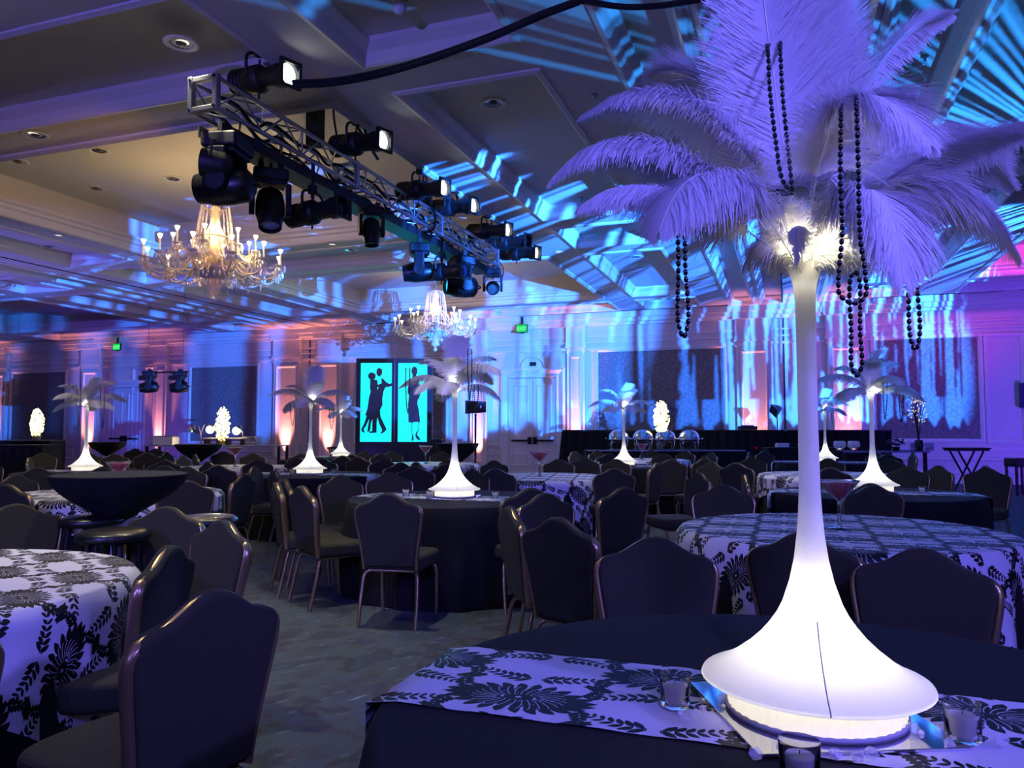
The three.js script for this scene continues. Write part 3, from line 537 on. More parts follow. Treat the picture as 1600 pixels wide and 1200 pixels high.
const chairProto = (() => {
  const t = new THREE.Group(), tilt = (g) => g.rotateX(-0.13).translate(0, 0.41, -0.2);
  // upholstered back, thicker in the middle; local +z is where a sitter looks
  const bs = chairShape(); bs.lineTo(-0.185, 0);
  const back = new THREE.ExtrudeGeometry(bs, { depth: 0.026, bevelEnabled: true, bevelThickness: 0.016, bevelSize: 0.014, bevelOffset: -0.016, bevelSegments: 3, curveSegments: 8 }).translate(0, 0, -0.013);
  part('backrest', tilt(back), MAT.seatCloth, t);
  const rim = chairShape(0.004).getPoints(9).map((p) => V(p.x, p.y - 0.02, 0));
  const fr = new THREE.TubeGeometry(new THREE.CatmullRomCurve3(rim, false, 'centripetal'), 64, 0.0135, 8, false); fr.scale(1, 1, 1.75);
  part('back_frame', tilt(fr), MAT.bronze, t);
  const ss = new THREE.Shape(); ss.moveTo(-0.2, -0.2); ss.lineTo(0.2, -0.2); ss.bezierCurveTo(0.235, -0.1, 0.25, 0.1, 0.235, 0.2); ss.bezierCurveTo(0.22, 0.26, 0.1, 0.275, 0, 0.275); ss.bezierCurveTo(-0.1, 0.275, -0.22, 0.26, -0.235, 0.2); ss.bezierCurveTo(-0.25, 0.1, -0.235, -0.1, -0.2, -0.2);
  const seat = new THREE.ExtrudeGeometry(ss, { depth: 0.045, bevelEnabled: true, bevelThickness: 0.028, bevelSize: 0.028, bevelOffset: -0.028, bevelSegments: 4, curveSegments: 8 }).rotateX(Math.PI / 2).scale(1, 1, 1).translate(0, 0.455, 0);
  part('seat', seat, MAT.seatCloth, t);
  part('seat_frame', [bar(V(-0.19, 0.375, 0.2), V(0.19, 0.375, 0.2), 0.011, 7), bar(V(-0.17, 0.375, -0.17), V(0.17, 0.375, -0.17), 0.011, 7), bar(V(-0.19, 0.375, 0.2), V(-0.17, 0.375, -0.17), 0.011, 7), bar(V(0.19, 0.375, 0.2), V(0.17, 0.375, -0.17), 0.011, 7)], MAT.bronze, t);
  for (const s of [-1, 1]) {
    part('leg', tube([V(s * 0.165, 0.38, 0.205), V(s * 0.2, 0.35, 0.215), V(s * 0.21, 0.2, 0.215), V(s * 0.205, 0.0, 0.225)], 0.0135, 16, 8), MAT.bronze, t);
    part('leg', tube([V(s * 0.14, 0.38, -0.15), V(s * 0.185, 0.36, -0.185), V(s * 0.2, 0.24, -0.215), V(s * 0.205, 0.0, -0.27)], 0.0135, 16, 8), MAT.bronze, t);
  }
  return t;
})();
const CHAIRS = [];
// chair whose crest is seen at (px, py); it faces the given table or point
function chair(px, py, key, face, top = 0.92) {
  const p = onY(px, py, top), c = TABLES[key].p; let d = c.clone().sub(V(p.x, 0, p.z));
  if (face !== undefined) { const f = YAW + face + Math.atan((800 - px) / F); d = V(Math.sin(f), 0, Math.cos(f)); }
  d.y = 0; d.normalize();
  const pos = V(p.x, 0, p.z).addScaledVector(d, 0.265), o = chairProto.clone(); o.name = numbered('banquet_chair');
  o.position.copy(pos); o.rotation.y = Math.atan2(d.x, d.z); scene.add(o);
  o.traverse((q) => { if (q !== o) q.name = numbered(q.name.replace(/_\d+$/, '')); });
  const rel = V(p.x, 0, p.z).sub(c), rx = rel.dot(RT), rw = rel.dot(V(FW.x, 0, FW.z).normalize());
  CHAIRS.push({ o, key, px, a: Math.round(Math.atan2(rx, rw) / (Math.PI / 4)), rx, rw });
}
const YA = (deg) => deg * Math.PI / 180; // facing: 0 = towards the viewer, 90 = to the right, 180 = away
// around the table cut by the left edge
chair(333, 922, 'D1', YA(-140)); chair(252, 852, 'D1', YA(-112)); chair(262, 791, 'D1', YA(-35)); chair(350, 812, 'D1', YA(-60)); chair(24, 787, 'D1', YA(12)); chair(-175, 965, 'D1', YA(-165));
// behind the left cocktail table
chair(82, 751, 'D3'); chair(28, 741, 'D3', YA(40)); chair(57, 730, 'D3', YA(20)); chair(280, 750, 'D3', YA(-160)); chair(292, 729, 'D3'); chair(257, 727, 'D3'); chair(159, 730, 'D3'); chair(372, 740, 'D3', YA(-118));
// leftmost lit-vase table
chair(95, 719, 'T7', YA(30)); chair(210, 716, 'T7', YA(-20)); chair(66, 708, 'T7'); chair(45, 715, 'T7', YA(80)); chair(180, 709, 'T7'); chair(216, 701, 'T7'); chair(232, 707, 'T7', YA(170)); chair(140, 708, 'T7');
// the table left of the middle one
chair(421, 725, 'T3', YA(170)); chair(428, 735, 'T3', YA(105)); chair(396, 729, 'T3', YA(70)); chair(405, 719, 'T3', YA(20)); chair(430, 715, 'T3', YA(150)); chair(554, 723, 'T3', YA(-165)); chair(503, 716, 'T3'); chair(470, 709, 'T3');
// far left patterned table
chair(325, 716, 'D6', YA(165)); chair(336, 721, 'D6', YA(120)); chair(287, 712, 'D6', YA(60)); chair(349, 705, 'D6'); chair(395, 708, 'D6'); chair(258, 706, 'D6', YA(60)); chair(305, 709, 'D6', YA(100)); chair(240, 701, 'D6');
// the black table in the middle
chair(606, 770, 'T2', YA(160)); chair(471, 759, 'T2', YA(112)); chair(445, 748, 'T2', YA(100)); chair(432, 753, 'T2', YA(98)); chair(531, 742, 'T2', YA(30)); chair(608, 738, 'T2', YA(10)); chair(821, 761, 'T2', YA(-160));
// between the middle table and the patterned one at right
chair(796, 791, 'D2', YA(105)); chair(850, 770, 'D2', YA(38)); chair(871, 808, 'D2', YA(140)); chair(975, 761, 'D2', YA(-140));
chair(923, 730, 'D4', YA(-170)); chair(1026, 723, 'D4', YA(-112)); chair(963, 717, 'D4', YA(-20)); chair(915, 715, 'D4'); chair(873, 717, 'D4'); chair(780, 720, 'D4', YA(30)); chair(785, 731, 'D4', YA(165)); chair(736, 733, 'D4', YA(40));
// below the screens
chair(600, 717, 'D7', YA(10)); chair(633, 722, 'D7', YA(120)); chair(655, 727, 'D7', YA(175)); chair(690, 725, 'D7', YA(-140)); chair(579, 705, 'D7'); chair(605, 705, 'D7'); chair(622, 709, 'D7'); chair(578, 713, 'D7', YA(150)); chair(690, 705, 'D7'); chair(550, 710, 'T8', YA(170)); chair(535, 712, 'T8'); chair(700, 716, 'D7', YA(-60));
// before the chafing dishes
chair(1019, 715, 'T4', YA(-170)); chair(1081, 716, 'T4', YA(-140)); chair(1038, 709, 'T4', YA(-10)); chair(1101, 712, 'T4', YA(-60)); chair(1112, 721, 'T4', YA(-40)); chair(1093, 738, 'T4', YA(-60)); chair(952, 709, 'T4'); chair(895, 706, 'T4', YA(70));
chair(1072, 704, 'D8'); chair(1089, 706, 'D8', YA(-60)); chair(945, 704, 'D8'); chair(910, 705, 'D8', YA(60)); chair(1008, 705, 'D8');
// patterned table right of the big vase, and the nearest table
chair(1130, 757, 'D2', YA(-5)); chair(1163, 741, 'D5', YA(95)); chair(1254, 832, 'D2', YA(165)); chair(1024, 838, 'T1', YA(5)); chair(1442, 856, 'T1', YA(-8));
// the black table at right and the far right
chair(1364, 758, 'T5', YA(-155)); chair(1368, 751, 'T5', YA(-165)); chair(1422, 728, 'T5', YA(-12)); chair(1542, 731, 'T5', YA(-10)); chair(1456, 726, 'T5', YA(-50)); chair(1480, 727, 'T5', YA(-72));
chair(1182, 723, 'D5', YA(160)); chair(1174, 714, 'D5', YA(20)); chair(1297, 727, 'D5', YA(175)); chair(1294, 716, 'D5', YA(-5)); chair(1392, 717, 'D5', YA(-20)); chair(1336, 709, 'T6', YA(175)); chair(1418, 708, 'T6', YA(-75)); chair(1194, 704, 'T6', YA(40)); chair(1170, 706, 'T6', YA(80)); chair(1372, 707, 'T6');
// nobody sits through a table or a neighbour: far chairs are eased apart
for (let n = 0; n < 40; n++) for (const c of CHAIRS) {
  const p = c.o.position, far = p.length() > 9;
  for (const t of Object.values(TABLES)) { const d = Math.hypot(p.x - t.p.x, p.z - t.p.z), m = far ? 1.12 : 0.9; if (d < m) { p.x += (p.x - t.p.x) / d * (m - d) * 0.5; p.z += (p.z - t.p.z) / d * (m - d) * 0.5; } }
  if (far) for (const e of CHAIRS) if (e !== c) { const q = e.o.position, d = Math.hypot(p.x - q.x, p.z - q.z) || 0.01; if (d < 0.52) { p.x += (p.x - q.x) / d * (0.52 - d) * 0.4; p.z += (p.z - q.z) / d * (0.52 - d) * 0.4; } }
}
{
  const side = { 0: 'far', 1: 'far-right', 2: 'right', 3: 'near-right', 4: 'near', '-4': 'near', '-3': 'near-left', '-2': 'left', '-1': 'far-left' };
  const by = {}; for (const c of CHAIRS) (by[c.key + side[c.a]] ??= []).push(c);
  for (const l of Object.values(by)) l.sort((a, b) => a.px - b.px).forEach((c, i) => {
    const rank = l.length === 1 ? '' : l.length === 2 ? ['left one', 'right one'][i] + ' ' : ['first', 'second', 'third', 'fourth', 'fifth', 'sixth', 'seventh', 'eighth', 'ninth'][i] + ' from left ';
    tag(c.o, (l.length === 1 ? 'grey ' : '') + 'banquet chair ' + rank + 'at ' + side[c.a] + ' of ' + TABLES[c.key].phrase, 'chair', 'chairs around ' + TABLES[c.key].phrase);
  });
}

// ------------------------------------------------------------------ tall lit vases
MAT.shell = phys(0xf2f0ec, 1.0, { transmission: 0.55, thickness: 0, specularIntensity: 0.2, emissive: new THREE.Color().setRGB(1, 0.95, 0.9), emissiveIntensity: 0.09 });
MAT.drum = phys(0xf2eedc, 1.0, { transmission: 0.5, thickness: 0, specularIntensity: 0.2 });
MAT.led = glow(COL.vase, 4); MAT.seam = std(0x8a86a0, 0.8);
MAT.mirror = std(0xd8d8e0, 0.06, { metalness: 1 }); MAT.candle = phys(0xf2ece0, 0.6, { transmission: 0.25, thickness: 0 });
MAT.glass = phys(0xffffff, 0.03, { transmission: 1, thickness: 0.003, ior: 1.45 });
MAT.crystal = phys(0xffffff, 0.05, { transmission: 0.75, thickness: 0, ior: 1.6 });
const trumpet = [[0.168, 0.058], [0.22, 0.06], [0.2265, 0.064], [0.224, 0.07], [0.2, 0.079], [0.164, 0.1], [0.129, 0.127], [0.105, 0.15], [0.086, 0.173], [0.0705, 0.196], [0.059, 0.219], [0.044, 0.264], [0.034, 0.31], [0.0278, 0.357], [0.0238, 0.405], [0.0215, 0.449], [0.02, 0.587], [0.02, 0.726], [0.0207, 0.85], [0.0246, 0.89], [0.031, 0.913], [0.04, 0.929], [0.039, 0.93]];
const vaseProto = (() => {
  const t = new THREE.Group();
  part('trumpet', lathe(trumpet, 56), MAT.shell, t);
  const fl = []; for (let i = 0; i < 90; i++) { const a = i / 90 * Math.PI * 2, r = 0.171 + (i & 1) * 0.0025; fl.push(V(Math.cos(a) * r, 0, Math.sin(a) * r)); }
  part('light_drum', quads(fl.map((p, i) => { const q = fl[(i + 1) % 90]; return [V(p.x, 0.008, p.z), V(p.x, 0.06, p.z), V(q.x, 0.06, q.z), V(q.x, 0.008, q.z)]; })), MAT.drum, t);
  part('base_ring', lathe([[0, 0], [0.178, 0], [0.178, 0.008], [0.17, 0.01], [0, 0.01]], 48), MAT.seam, t);
  part('lamp', [lathe([[0, 0.012], [0.05, 0.012], [0.045, 0.03], [0, 0.034]], 20)], MAT.led, t);
  part('upper_lamp', lathe([[0, 0.88], [0.011, 0.882], [0.011, 0.892], [0, 0.895]], 10), MAT.led, t);
  part('seam', tube(trumpet.slice(2, 10).map(([r, y]) => V(0, y, r + 0.0008)), 0.0013, 30, 5), MAT.seam, t);
  return t;
})();
function litVase(key, label, scale = 1, first = false) {
  const c = TABLES[key].p, o = first ? vaseProto : vaseProto.clone(), p = V(c.x, TOP + 0.012, c.z);
  o.name = numbered('lit_vase'); o.position.copy(p); o.rotation.y = Math.atan2(-p.x, -p.z) + 0.12; scene.add(o); tag(o, label, 'vase', 'tall lit trumpet vases');
  if (!first) o.traverse((q) => { if (q !== o) q.name = numbered(q.name.replace(/_\d+$/, '')); });
  point(p.clone().add(V(0, 0.085, 0)), COL.vase, L.vaseBase, 1.2); point(p.clone().add(V(0, 0.25, 0)), COL.vase, L.vaseMid, 0.7); for (const s of first ? [-1, 1] : [0]) point(p.clone().add(V(0, 0.968, 0)).addScaledVector(RT, s * 0.036).addScaledVector(V(-FW.x, 0, -FW.z), 0.04), first ? COL.rim : COL.vase, L.vaseTop * (first ? 0.42 : 1), 0.4);
  const m = thing('mirror_tile', 'square mirror tile under the vase on ' + TABLES[key].phrase, 'mirror', V(c.x, TOP + 0.005, c.z), key === 'T1' ? 0.42 : 0.2);
  part('mirror', box(0.4, 0.006, 0.4, 0, 0.003, 0, 0.0015), MAT.mirror, m);
  return p;
}
// ------------------------------------------------------------------ ostrich plumes
MAT.plume = phys(0xf4f2f4, 1.0, { transmission: 0.28, thickness: 0, specularIntensity: 0.15 });
MAT.shaft = std(0xe8e4da, 0.6);
function plumeGeometry(curve, half, n, width, seed, droop = 0.5, segs = 5, start = 0.06) {
  const r = rng(seed), P = [], N = [], I = [], T = V(), S = V(), q = V(), nrm = V(), down = V(0, -1, 0);
  const c0 = curve.getPoint(0), c1 = curve.getPoint(1), flat = c1.clone().sub(c0); flat.y = 0; if (flat.lengthSq() < 1e-5) flat.set(0, 0, 1);
  const bend = curve.getPoint(0.5).sub(c0.clone().lerp(c1, 0.5)); // which way it arches
  const axis = new THREE.Vector3().crossVectors(curve.getTangent(0.35), curve.getTangent(0.95)); if (axis.lengthSq() < 1e-4) axis.crossVectors(flat, V(0, 1, 0)); axis.normalize();
  for (let i = 0; i < n; i++) for (const side of [-1, 1]) {
    const t = clamp(start + (1 - start) * Math.pow((i + r()) / n, 0.9), 0, 1), p = curve.getPoint(t); curve.getTangent(t, T);
    S.copy(axis).addScaledVector(T, -axis.dot(T)).normalize(); nrm.crossVectors(T, S);
    const prof = Math.pow(Math.sin(Math.PI * clamp(0.06 + t * 0.9, 0, 1)), 0.55) * (t < 0.25 ? 0.45 + 2.2 * t : 1) * (t > 0.8 ? 1 - 0.45 * (t - 0.8) / 0.2 : 1);
    const len = half * prof * (0.72 + 0.5 * r()), tilt = (r() - 0.5) * 0.9, fwd = 0.55 + 0.5 * t + (r() - 0.5) * 0.3, dr = droop * (0.5 + r()), curl = (r() - 0.3) * 0.35, w0 = width * (0.7 + 0.6 * r());
    let dir = S.clone().multiplyScalar(side).addScaledVector(T, fwd).addScaledVector(nrm, tilt * 0.55).normalize();
    q.copy(p); const base = P.length / 3;
    for (let k = 0; k <= segs; k++) {
      const w = w0 * (1 - 0.75 * k / segs), wx = new THREE.Vector3().crossVectors(dir, nrm).normalize().multiplyScalar(w / 2);
      P.push(q.x - wx.x, q.y - wx.y, q.z - wx.z, q.x + wx.x, q.y + wx.y, q.z + wx.z);
      const nn = nrm.clone().addScaledVector(S, side * 0.4 * k / segs).normalize(); N.push(nn.x, nn.y, nn.z, nn.x, nn.y, nn.z);
      if (k < segs) { const a = base + k * 2; I.push(a, a + 1, a + 2, a + 1, a + 3, a + 2); }
      dir.addScaledVector(down, dr * 0.26).addScaledVector(S, -side * curl * 0.3).normalize(); q.addScaledVector(dir, len / segs);
    }
  }
  const g = new THREE.BufferGeometry(); g.setAttribute('position', new THREE.Float32BufferAttribute(P, 3)); g.setAttribute('normal', new THREE.Float32BufferAttribute(N, 3)); g.setIndex(I); return g;
}
function plume(label, pts, half, n, width, seed, droop, group, start) {
  const curve = new THREE.CatmullRomCurve3(pts), o = thing('ostrich_plume', label, 'feather', pts[0].clone(), 0, group), q = pts.map((p) => p.clone().sub(pts[0])), c = new THREE.CatmullRomCurve3(q);
  part('barbs', plumeGeometry(c, half, n, width, seed, droop, 5, start), MAT.plume, o, null, 'stuff');
  part('shaft', new THREE.TubeGeometry(c, 24, 0.0016, 5, false), MAT.shaft, o);
  return o;
}
const bez = (a, b, c, d, n = 8) => new THREE.CubicBezierCurve3(a, b, c, d).getPoints(n);
litVase('T1', 'big glowing white trumpet vase on the nearest table, holding plumes', 1, true);
{
  const front = [
    ['tall upright plume rising above the big vase, its top out of frame', [1248, 425, 1.6], [1232, 260, 1.62], [1200, 90, 1.62], [1185, -80, 1.55], 0.125, 0.12],
    ['upright plume behind the tallest one, leaning slightly right', [1256, 425, 1.62], [1272, 260, 1.7], [1285, 80, 1.76], [1265, -70, 1.72], 0.11, 0.15],
    ['narrow plume sweeping to the upper right corner', [1262, 425, 1.62], [1305, 230, 1.74], [1345, 60, 1.8], [1488, 22, 1.76], 0.075, 0.35],
    ['broad plume arching towards the viewer, right of the tallest one', [1258, 425, 1.58], [1272, 190, 1.5], [1330, 55, 1.4], [1452, 225, 1.31], 0.125, 0.7],
    ['plume reaching out of the frame at the right edge', [1266, 425, 1.6], [1345, 290, 1.65], [1450, 215, 1.7], [1640, 195, 1.7], 0.085, 0.6],
    ['wide plume drooping at lower right with its tip hanging', [1264, 425, 1.58], [1350, 290, 1.5], [1500, 200, 1.45], [1592, 400, 1.4], 0.12, 0.9],
    ['plume hanging down in front at right, behind the longest beads', [1260, 425, 1.57], [1300, 290, 1.45], [1400, 210, 1.34], [1412, 440, 1.28], 0.12, 0.95],
    ['uppermost left plume with a thin pointed tip', [1250, 425, 1.6], [1195, 240, 1.6], [1060, 60, 1.58], [905, 184, 1.55], 0.075, 0.75],
    ['longest left plume, second from the top', [1248, 425, 1.59], [1150, 280, 1.55], [975, 125, 1.5], [858, 285, 1.47], 0.08, 0.85],
    ['lowest left plume of the three long ones', [1248, 425, 1.58], [1140, 330, 1.52], [1005, 235, 1.45], [905, 325, 1.43], 0.08, 0.9],
    ['front left plume drooping above the short beads', [1250, 425, 1.57], [1180, 290, 1.45], [1085, 190, 1.35], [1030, 360, 1.28], 0.115, 0.95],
    ['bluish plume at back left, behind the tallest one', [1252, 425, 1.64], [1205, 280, 1.75], [1120, 70, 1.9], [1015, 125, 1.95], 0.11, 0.45],
    ['small front tuft falling over the rim of the big vase', [1254, 425, 1.57], [1250, 345, 1.52], [1246, 320, 1.46], [1245, 412, 1.42], 0.03, 1.1, 170],
    ['back right plume arching behind the edge-reaching one', [1264, 425, 1.64], [1345, 250, 1.75], [1450, 120, 1.9], [1580, 290, 1.92], 0.11, 0.6],
  ];
  const tuft = (label, dx, out, drop) => front.push([label, [1257 + dx * 0.12, 426, 1.56], [1257 + dx * 0.5, 375, 1.53 - out], [1257 + dx, 350, 1.5 - out * 2], [1257 + dx * 1.25, 385 + drop, 1.49 - out * 2.4], 0.062, 1.3, 150]);
  tuft('fluffy white tuft spilling over the rim, far left', -78, -0.04, 40); for (const [w, x, y] of [['upper left', 1222, 325], ['upper right', 1296, 325], ['middle', 1258, 335], ['lower left', 1196, 362], ['lower right', 1322, 362]]) front.push(['short warm-lit tuft standing behind the rim lamp, ' + w, [1257, 428, 1.585], [lerp(1257, x, 0.4), lerp(428, y, 0.45), 1.595], [lerp(1257, x, 0.8), lerp(428, y, 0.9), 1.605], [x, y + 12, 1.6], 0.06, 0.7, 420]); tuft('fluffy white tuft spilling over the rim, far right', 78, -0.04, 40);
  tuft('fluffy tuft behind the rim, left', -44, -0.05, 36); tuft('fluffy tuft behind the rim, right', 46, -0.05, 40);
  front.forEach(([label, a, b, c, d, half, dr, count = 1500], i) => plume(label, bez(...[a, b, c, d].map(([x, y, w]) => at(x, y, w + 0.062)), 9), half * 1.28, count, 0.0032, 100 + i, dr, 'plumes in the big vase', label.includes('small front') ? 0.12 : count < 1500 ? 0.05 : 0.25));
}
// smaller bouquets: three kinds of plume, turned about the rim
const plumeKinds = [[V(0, 0, 0), V(0.02, 0.2, 0.03), V(0.02, 0.36, 0.08), V(0.02, 0.43, 0.16), 0.13, 0.25], [V(0, 0, 0), V(0, 0.18, 0.12), V(0, 0.24, 0.34), V(0, 0.07, 0.54), 0.125, 0.8], [V(0, 0, 0), V(0, 0.08, 0.14), V(0, 0.12, 0.3), V(0, -0.06, 0.42), 0.13, 0.8], [V(0, 0, 0), V(0, 0.2, 0.06), V(0, 0.33, 0.18), V(0, 0.26, 0.36), 0.11, 0.5]].map(([a, b, c, d, half, dr], i) => {
  const t = new THREE.Group(), q = new THREE.CatmullRomCurve3(bez(a, b, c, d, 8));
  part('barbs', plumeGeometry(q, half, 330, 0.0105, 300 + i, dr, 4), MAT.plume, t, null, 'stuff'); part('shaft', new THREE.TubeGeometry(q, 12, 0.0025, 4, false), MAT.shaft, t); return t;
});
function bouquet(key, p, turn, where, n = 11) {
  const r = rng(key.charCodeAt(0) * 31 + key.charCodeAt(1) * 7);
  for (let i = 0; i < n; i++) {
    const k = i === 0 ? 0 : i < 4 ? 3 : i % 2 ? 1 : 2, o = plumeKinds[k].clone(); o.name = numbered('ostrich_plume');
    o.traverse((q) => { if (q !== o) q.name = numbered(q.name.replace(/_\d+$/, '')); });
    o.position.copy(p).add(V(0, 0.925, 0)); o.rotation.y = turn + (i < 4 ? i * 2.1 : (i - 4) / (n - 4) * Math.PI * 2) + (r() - 0.5) * 0.4; o.rotation.order = 'YXZ'; o.rotation.x = (r() - 0.5) * 0.16; o.scale.setScalar(0.9 + 0.25 * r()); scene.add(o);
    const q = V(Math.sin(o.rotation.y), 0, Math.cos(o.rotation.y)), rx = q.dot(RT), rz = -q.dot(FW), way = ['forward', 'forward-right', 'right', 'backward-right', 'backward', 'backward-left', 'left', 'forward-left'][(Math.round(Math.atan2(rx, rz) / (Math.PI / 4)) + 8) % 8];
    tag(o, i === 0 ? 'tall upright white plume in the bouquet ' + where : ['', 'long arching white plume reaching ', 'short drooping white plume hanging ', 'raised white plume leaning '][k] + way + ' in the bouquet ' + where, 'feather', 'plumes ' + where);
  }
}
[['T2', 'glowing trumpet vase with plumes on the black table in the middle', 'above the middle table', 0.3], ['T3', 'glowing trumpet vase left of the middle table', 'left of the screens', 1.1], ['T4', 'glowing trumpet vase before the chafing dishes', 'before the chafing dishes', 0.7], ['T5', 'glowing trumpet vase with plumes on the black table at right', 'on the black table at right', 2.2],
  ['T6', 'glowing trumpet vase far behind, just right of the big column', 'just right of the big column', 0.1], ['T7', 'leftmost glowing trumpet vase, beyond the cocktail table', 'at far left', 1.9], ['T8', 'glowing trumpet vase beside the screens', 'nearest the screens', 0.9]].forEach(([k, label, where, turn]) => bouquet(k, litVase(k, label), turn, where));
// ------------------------------------------------------------------ beads
MAT.bead = phys(0x0a0a10, 0.25, { clearcoat: 0.6 });
function beads(label, pts, r, closed = false, seg = 7) {
  const c = new THREE.CatmullRomCurve3(pts, closed, 'centripetal'), len = c.getLength(), n = Math.round(len / (r * 2.35)), g = [], sph = new THREE.SphereGeometry(r, seg, 5);
  for (let i = 0; i < n; i++) { const u = (i + 0.5) / n, p = c.getPointAt(u), d = c.getTangentAt(u); g.push(sph.clone().scale(0.86, 1.16, 0.86).applyQuaternion(new THREE.Quaternion().setFromUnitVectors(V(0, 1, 0), d)).translate(p.x, p.y, p.z)); }
  g.push(new THREE.TubeGeometry(c, n, r * 0.12, 3, closed));
  return tag(part('bead_strand', g, MAT.bead), label, 'beads');
}
{
  const S = (w, l) => l.map(([x, y, d]) => at(x, y, (d ?? w) + 0.035));
  beads('black bead strand laid over the tall upright plume', S(1.45, [[1240, 305], [1224, 285], [1212, 220], [1203, 140], [1200, 82], [1199, 72, 1.6], [1210, 66, 1.66], [1218, 70, 1.6], [1219, 78], [1223, 150], [1231, 230], [1238, 300]]), 0.0055);
  beads('longest black bead strand, looped in front of the broad right plume', S(1.27, [[1314, 182], [1313, 280], [1316, 360], [1310, 440], [1313, 462], [1335, 474], [1352, 462], [1352, 430], [1344, 370], [1341, 260], [1338, 168], [1332, 150, 1.4], [1322, 152, 1.42], [1315, 166, 1.36]]), 0.0052, true);
  beads('black bead strand hanging lowest beside the lit column', S(1.33, [[1329, 435], [1330, 520], [1331, 574], [1338, 587], [1346, 574], [1344, 520], [1342, 435], [1336, 425]]), 0.0052, true);
  beads('black bead strand hanging from the front left plume', S(1.31, [[1060, 330], [1060, 420], [1060, 505], [1068, 527], [1075, 506], [1071, 420], [1069, 345], [1064, 322, 1.33]]), 0.0052, true);
  beads('black bead strand hanging at right below the drooping plume', S(1.36, [[1418, 350], [1419, 440], [1423, 530], [1430, 547], [1437, 522], [1432, 440], [1426, 365], [1421, 345]]), 0.0052, true);
  for (const [x, y0, y1, w, key, l] of [[637, 575, 645, 6.3, 'T2', 'left'], [744, 600, 640, 6.2, 'T2', 'right'], [734, 545, 625, 6.4, 'T2', 'middle'], [123, 600, 665, 10.8, 'T7', 'left'], [160, 605, 668, 10.8, 'T7', 'right'], [457, 630, 665, 10.3, 'T3', 'left'], [518, 635, 670, 10.3, 'T3', 'right'], [1383, 590, 655, 7.2, 'T5', 'left'], [1408, 600, 660, 7.2, 'T5', 'right'], [1303, 640, 668, 14.2, 'T6', 'only']])
    beads(l + ' thin bead strand below the plumes on ' + TABLES[key].phrase, [[x - 3, y0], [x - 3, (y0 + y1) / 2], [x, y1], [x + 3, (y0 + y1) / 2], [x + 3, y0]].map(([a, b]) => at(a, b, w)), 0.007, false, 5);
}
// ------------------------------------------------------------------ votives, crystals, pearls
const votiveProto = (() => {
  const t = new THREE.Group();
  part('glass_cup', lathe([[0, 0], [0.028, 0], [0.0295, 0.003], [0.0325, 0.066], [0.0315, 0.067], [0.028, 0.007], [0, 0.006]], 28), MAT.glass, t);
  part('candle', lathe([[0, 0.008], [0.0235, 0.008], [0.0235, 0.041], [0.021, 0.044], [0, 0.043]], 24), MAT.candle, t);
  part('wick', bar(V(0, 0.043, 0), V(0.001, 0.05, 0), 0.0008, 5), MAT.dark, t);
  return t;
})();
let votives = 0;
function votive(label, p, s = 1) {
  const o = votives++ ? votiveProto.clone() : votiveProto; o.name = numbered('votive_candle'); if (votives > 1) o.traverse((q) => { if (q !== o) q.name = numbered(q.name.replace(/_\d+$/, '')); });
  o.position.copy(p); o.scale.setScalar(s); scene.add(o); tag(o, label, 'candle', 'votive candles');
}
const on = (x, y) => onY(x, y, TOP + 0.0075);
votive('white candle in a glass cup left of the big vase', on(1055, 1103)); votive('white candle in a glass cup at the bottom edge, front of big vase', on(1250, 1224), 1.05); votive('white candle in a glass cup right of the big vase', on(1505, 1156), 1.05);
{
  const jr = rng(77);
  const gem = (s) => { const g = new THREE.IcosahedronGeometry(s, 0); return g.scale(1, 0.85, 1); };
  const names = ['left of the blue reflection', 'beside the left candle', 'in front of the left candle', 'behind the mirror corner', 'left of the bottom candle', 'right of the bottom candle', 'by the mirror right corner', 'at the mirror front edge', 'right of the drum', 'beside the right candle', 'in front of the right candle', 'near the right edge'];
  [[1070, 1128, 0.011], [1086, 1122, 0.012], [1098, 1112, 0.009], [1128, 1098, 0.012], [1181, 1186, 0.014], [1305, 1186, 0.012], [1340, 1190, 0.013], [1362, 1186, 0.014], [1427, 1146, 0.014], [1470, 1145, 0.013], [1484, 1168, 0.011], [1566, 1166, 0.014]].forEach(([x, y, s], i) => {
    const p = on(x, y), o = part('crystal', gem(s), MAT.crystal); o.position.copy(p).add(V(0, s * 0.7, 0)); o.rotation.set(jr(), jr() * 6, 0); tag(o, 'clear cut crystal lying ' + names[i], 'crystal', 'crystals scattered round the big vase');
  });
  const pw = ['by the left candle, nearest it', 'behind the left crystals', 'left of the mirror tile', 'before the mirror tile, left', 'before the mirror tile, middle', 'before the mirror tile, right', 'right of the mirror tile', 'beside the right candle'];
  [[1062, 1118], [1098, 1098], [1130, 1108], [1218, 1170], [1300, 1180], [1306, 1186], [1440, 1150], [1476, 1118]].forEach(([x, y], i) => { const o = part('pearl', ball(0.0055, 0, 0.0055, 0, 12), phys(0xe8e4ee, 0.2, { clearcoat: 1 })); o.position.copy(on(x, y)); tag(o, 'tiny white pearl bead lying ' + pw[i], 'bead', 'pearls scattered round the big vase'); });
  // the same candles round the other lit vases
  for (const k of ['T2', 'T3', 'T4', 'T5']) { const c = TABLES[k].p; [[-0.42, 0.1, 'left'], [0.4, 0.05, 'right'], [-0.14, 0.2, 'front']].forEach(([x, z, w]) => votive(w + ' candle cup by the vase on ' + TABLES[k].phrase, V(c.x + x, TOP + 0.0075, c.z + z))); }
}
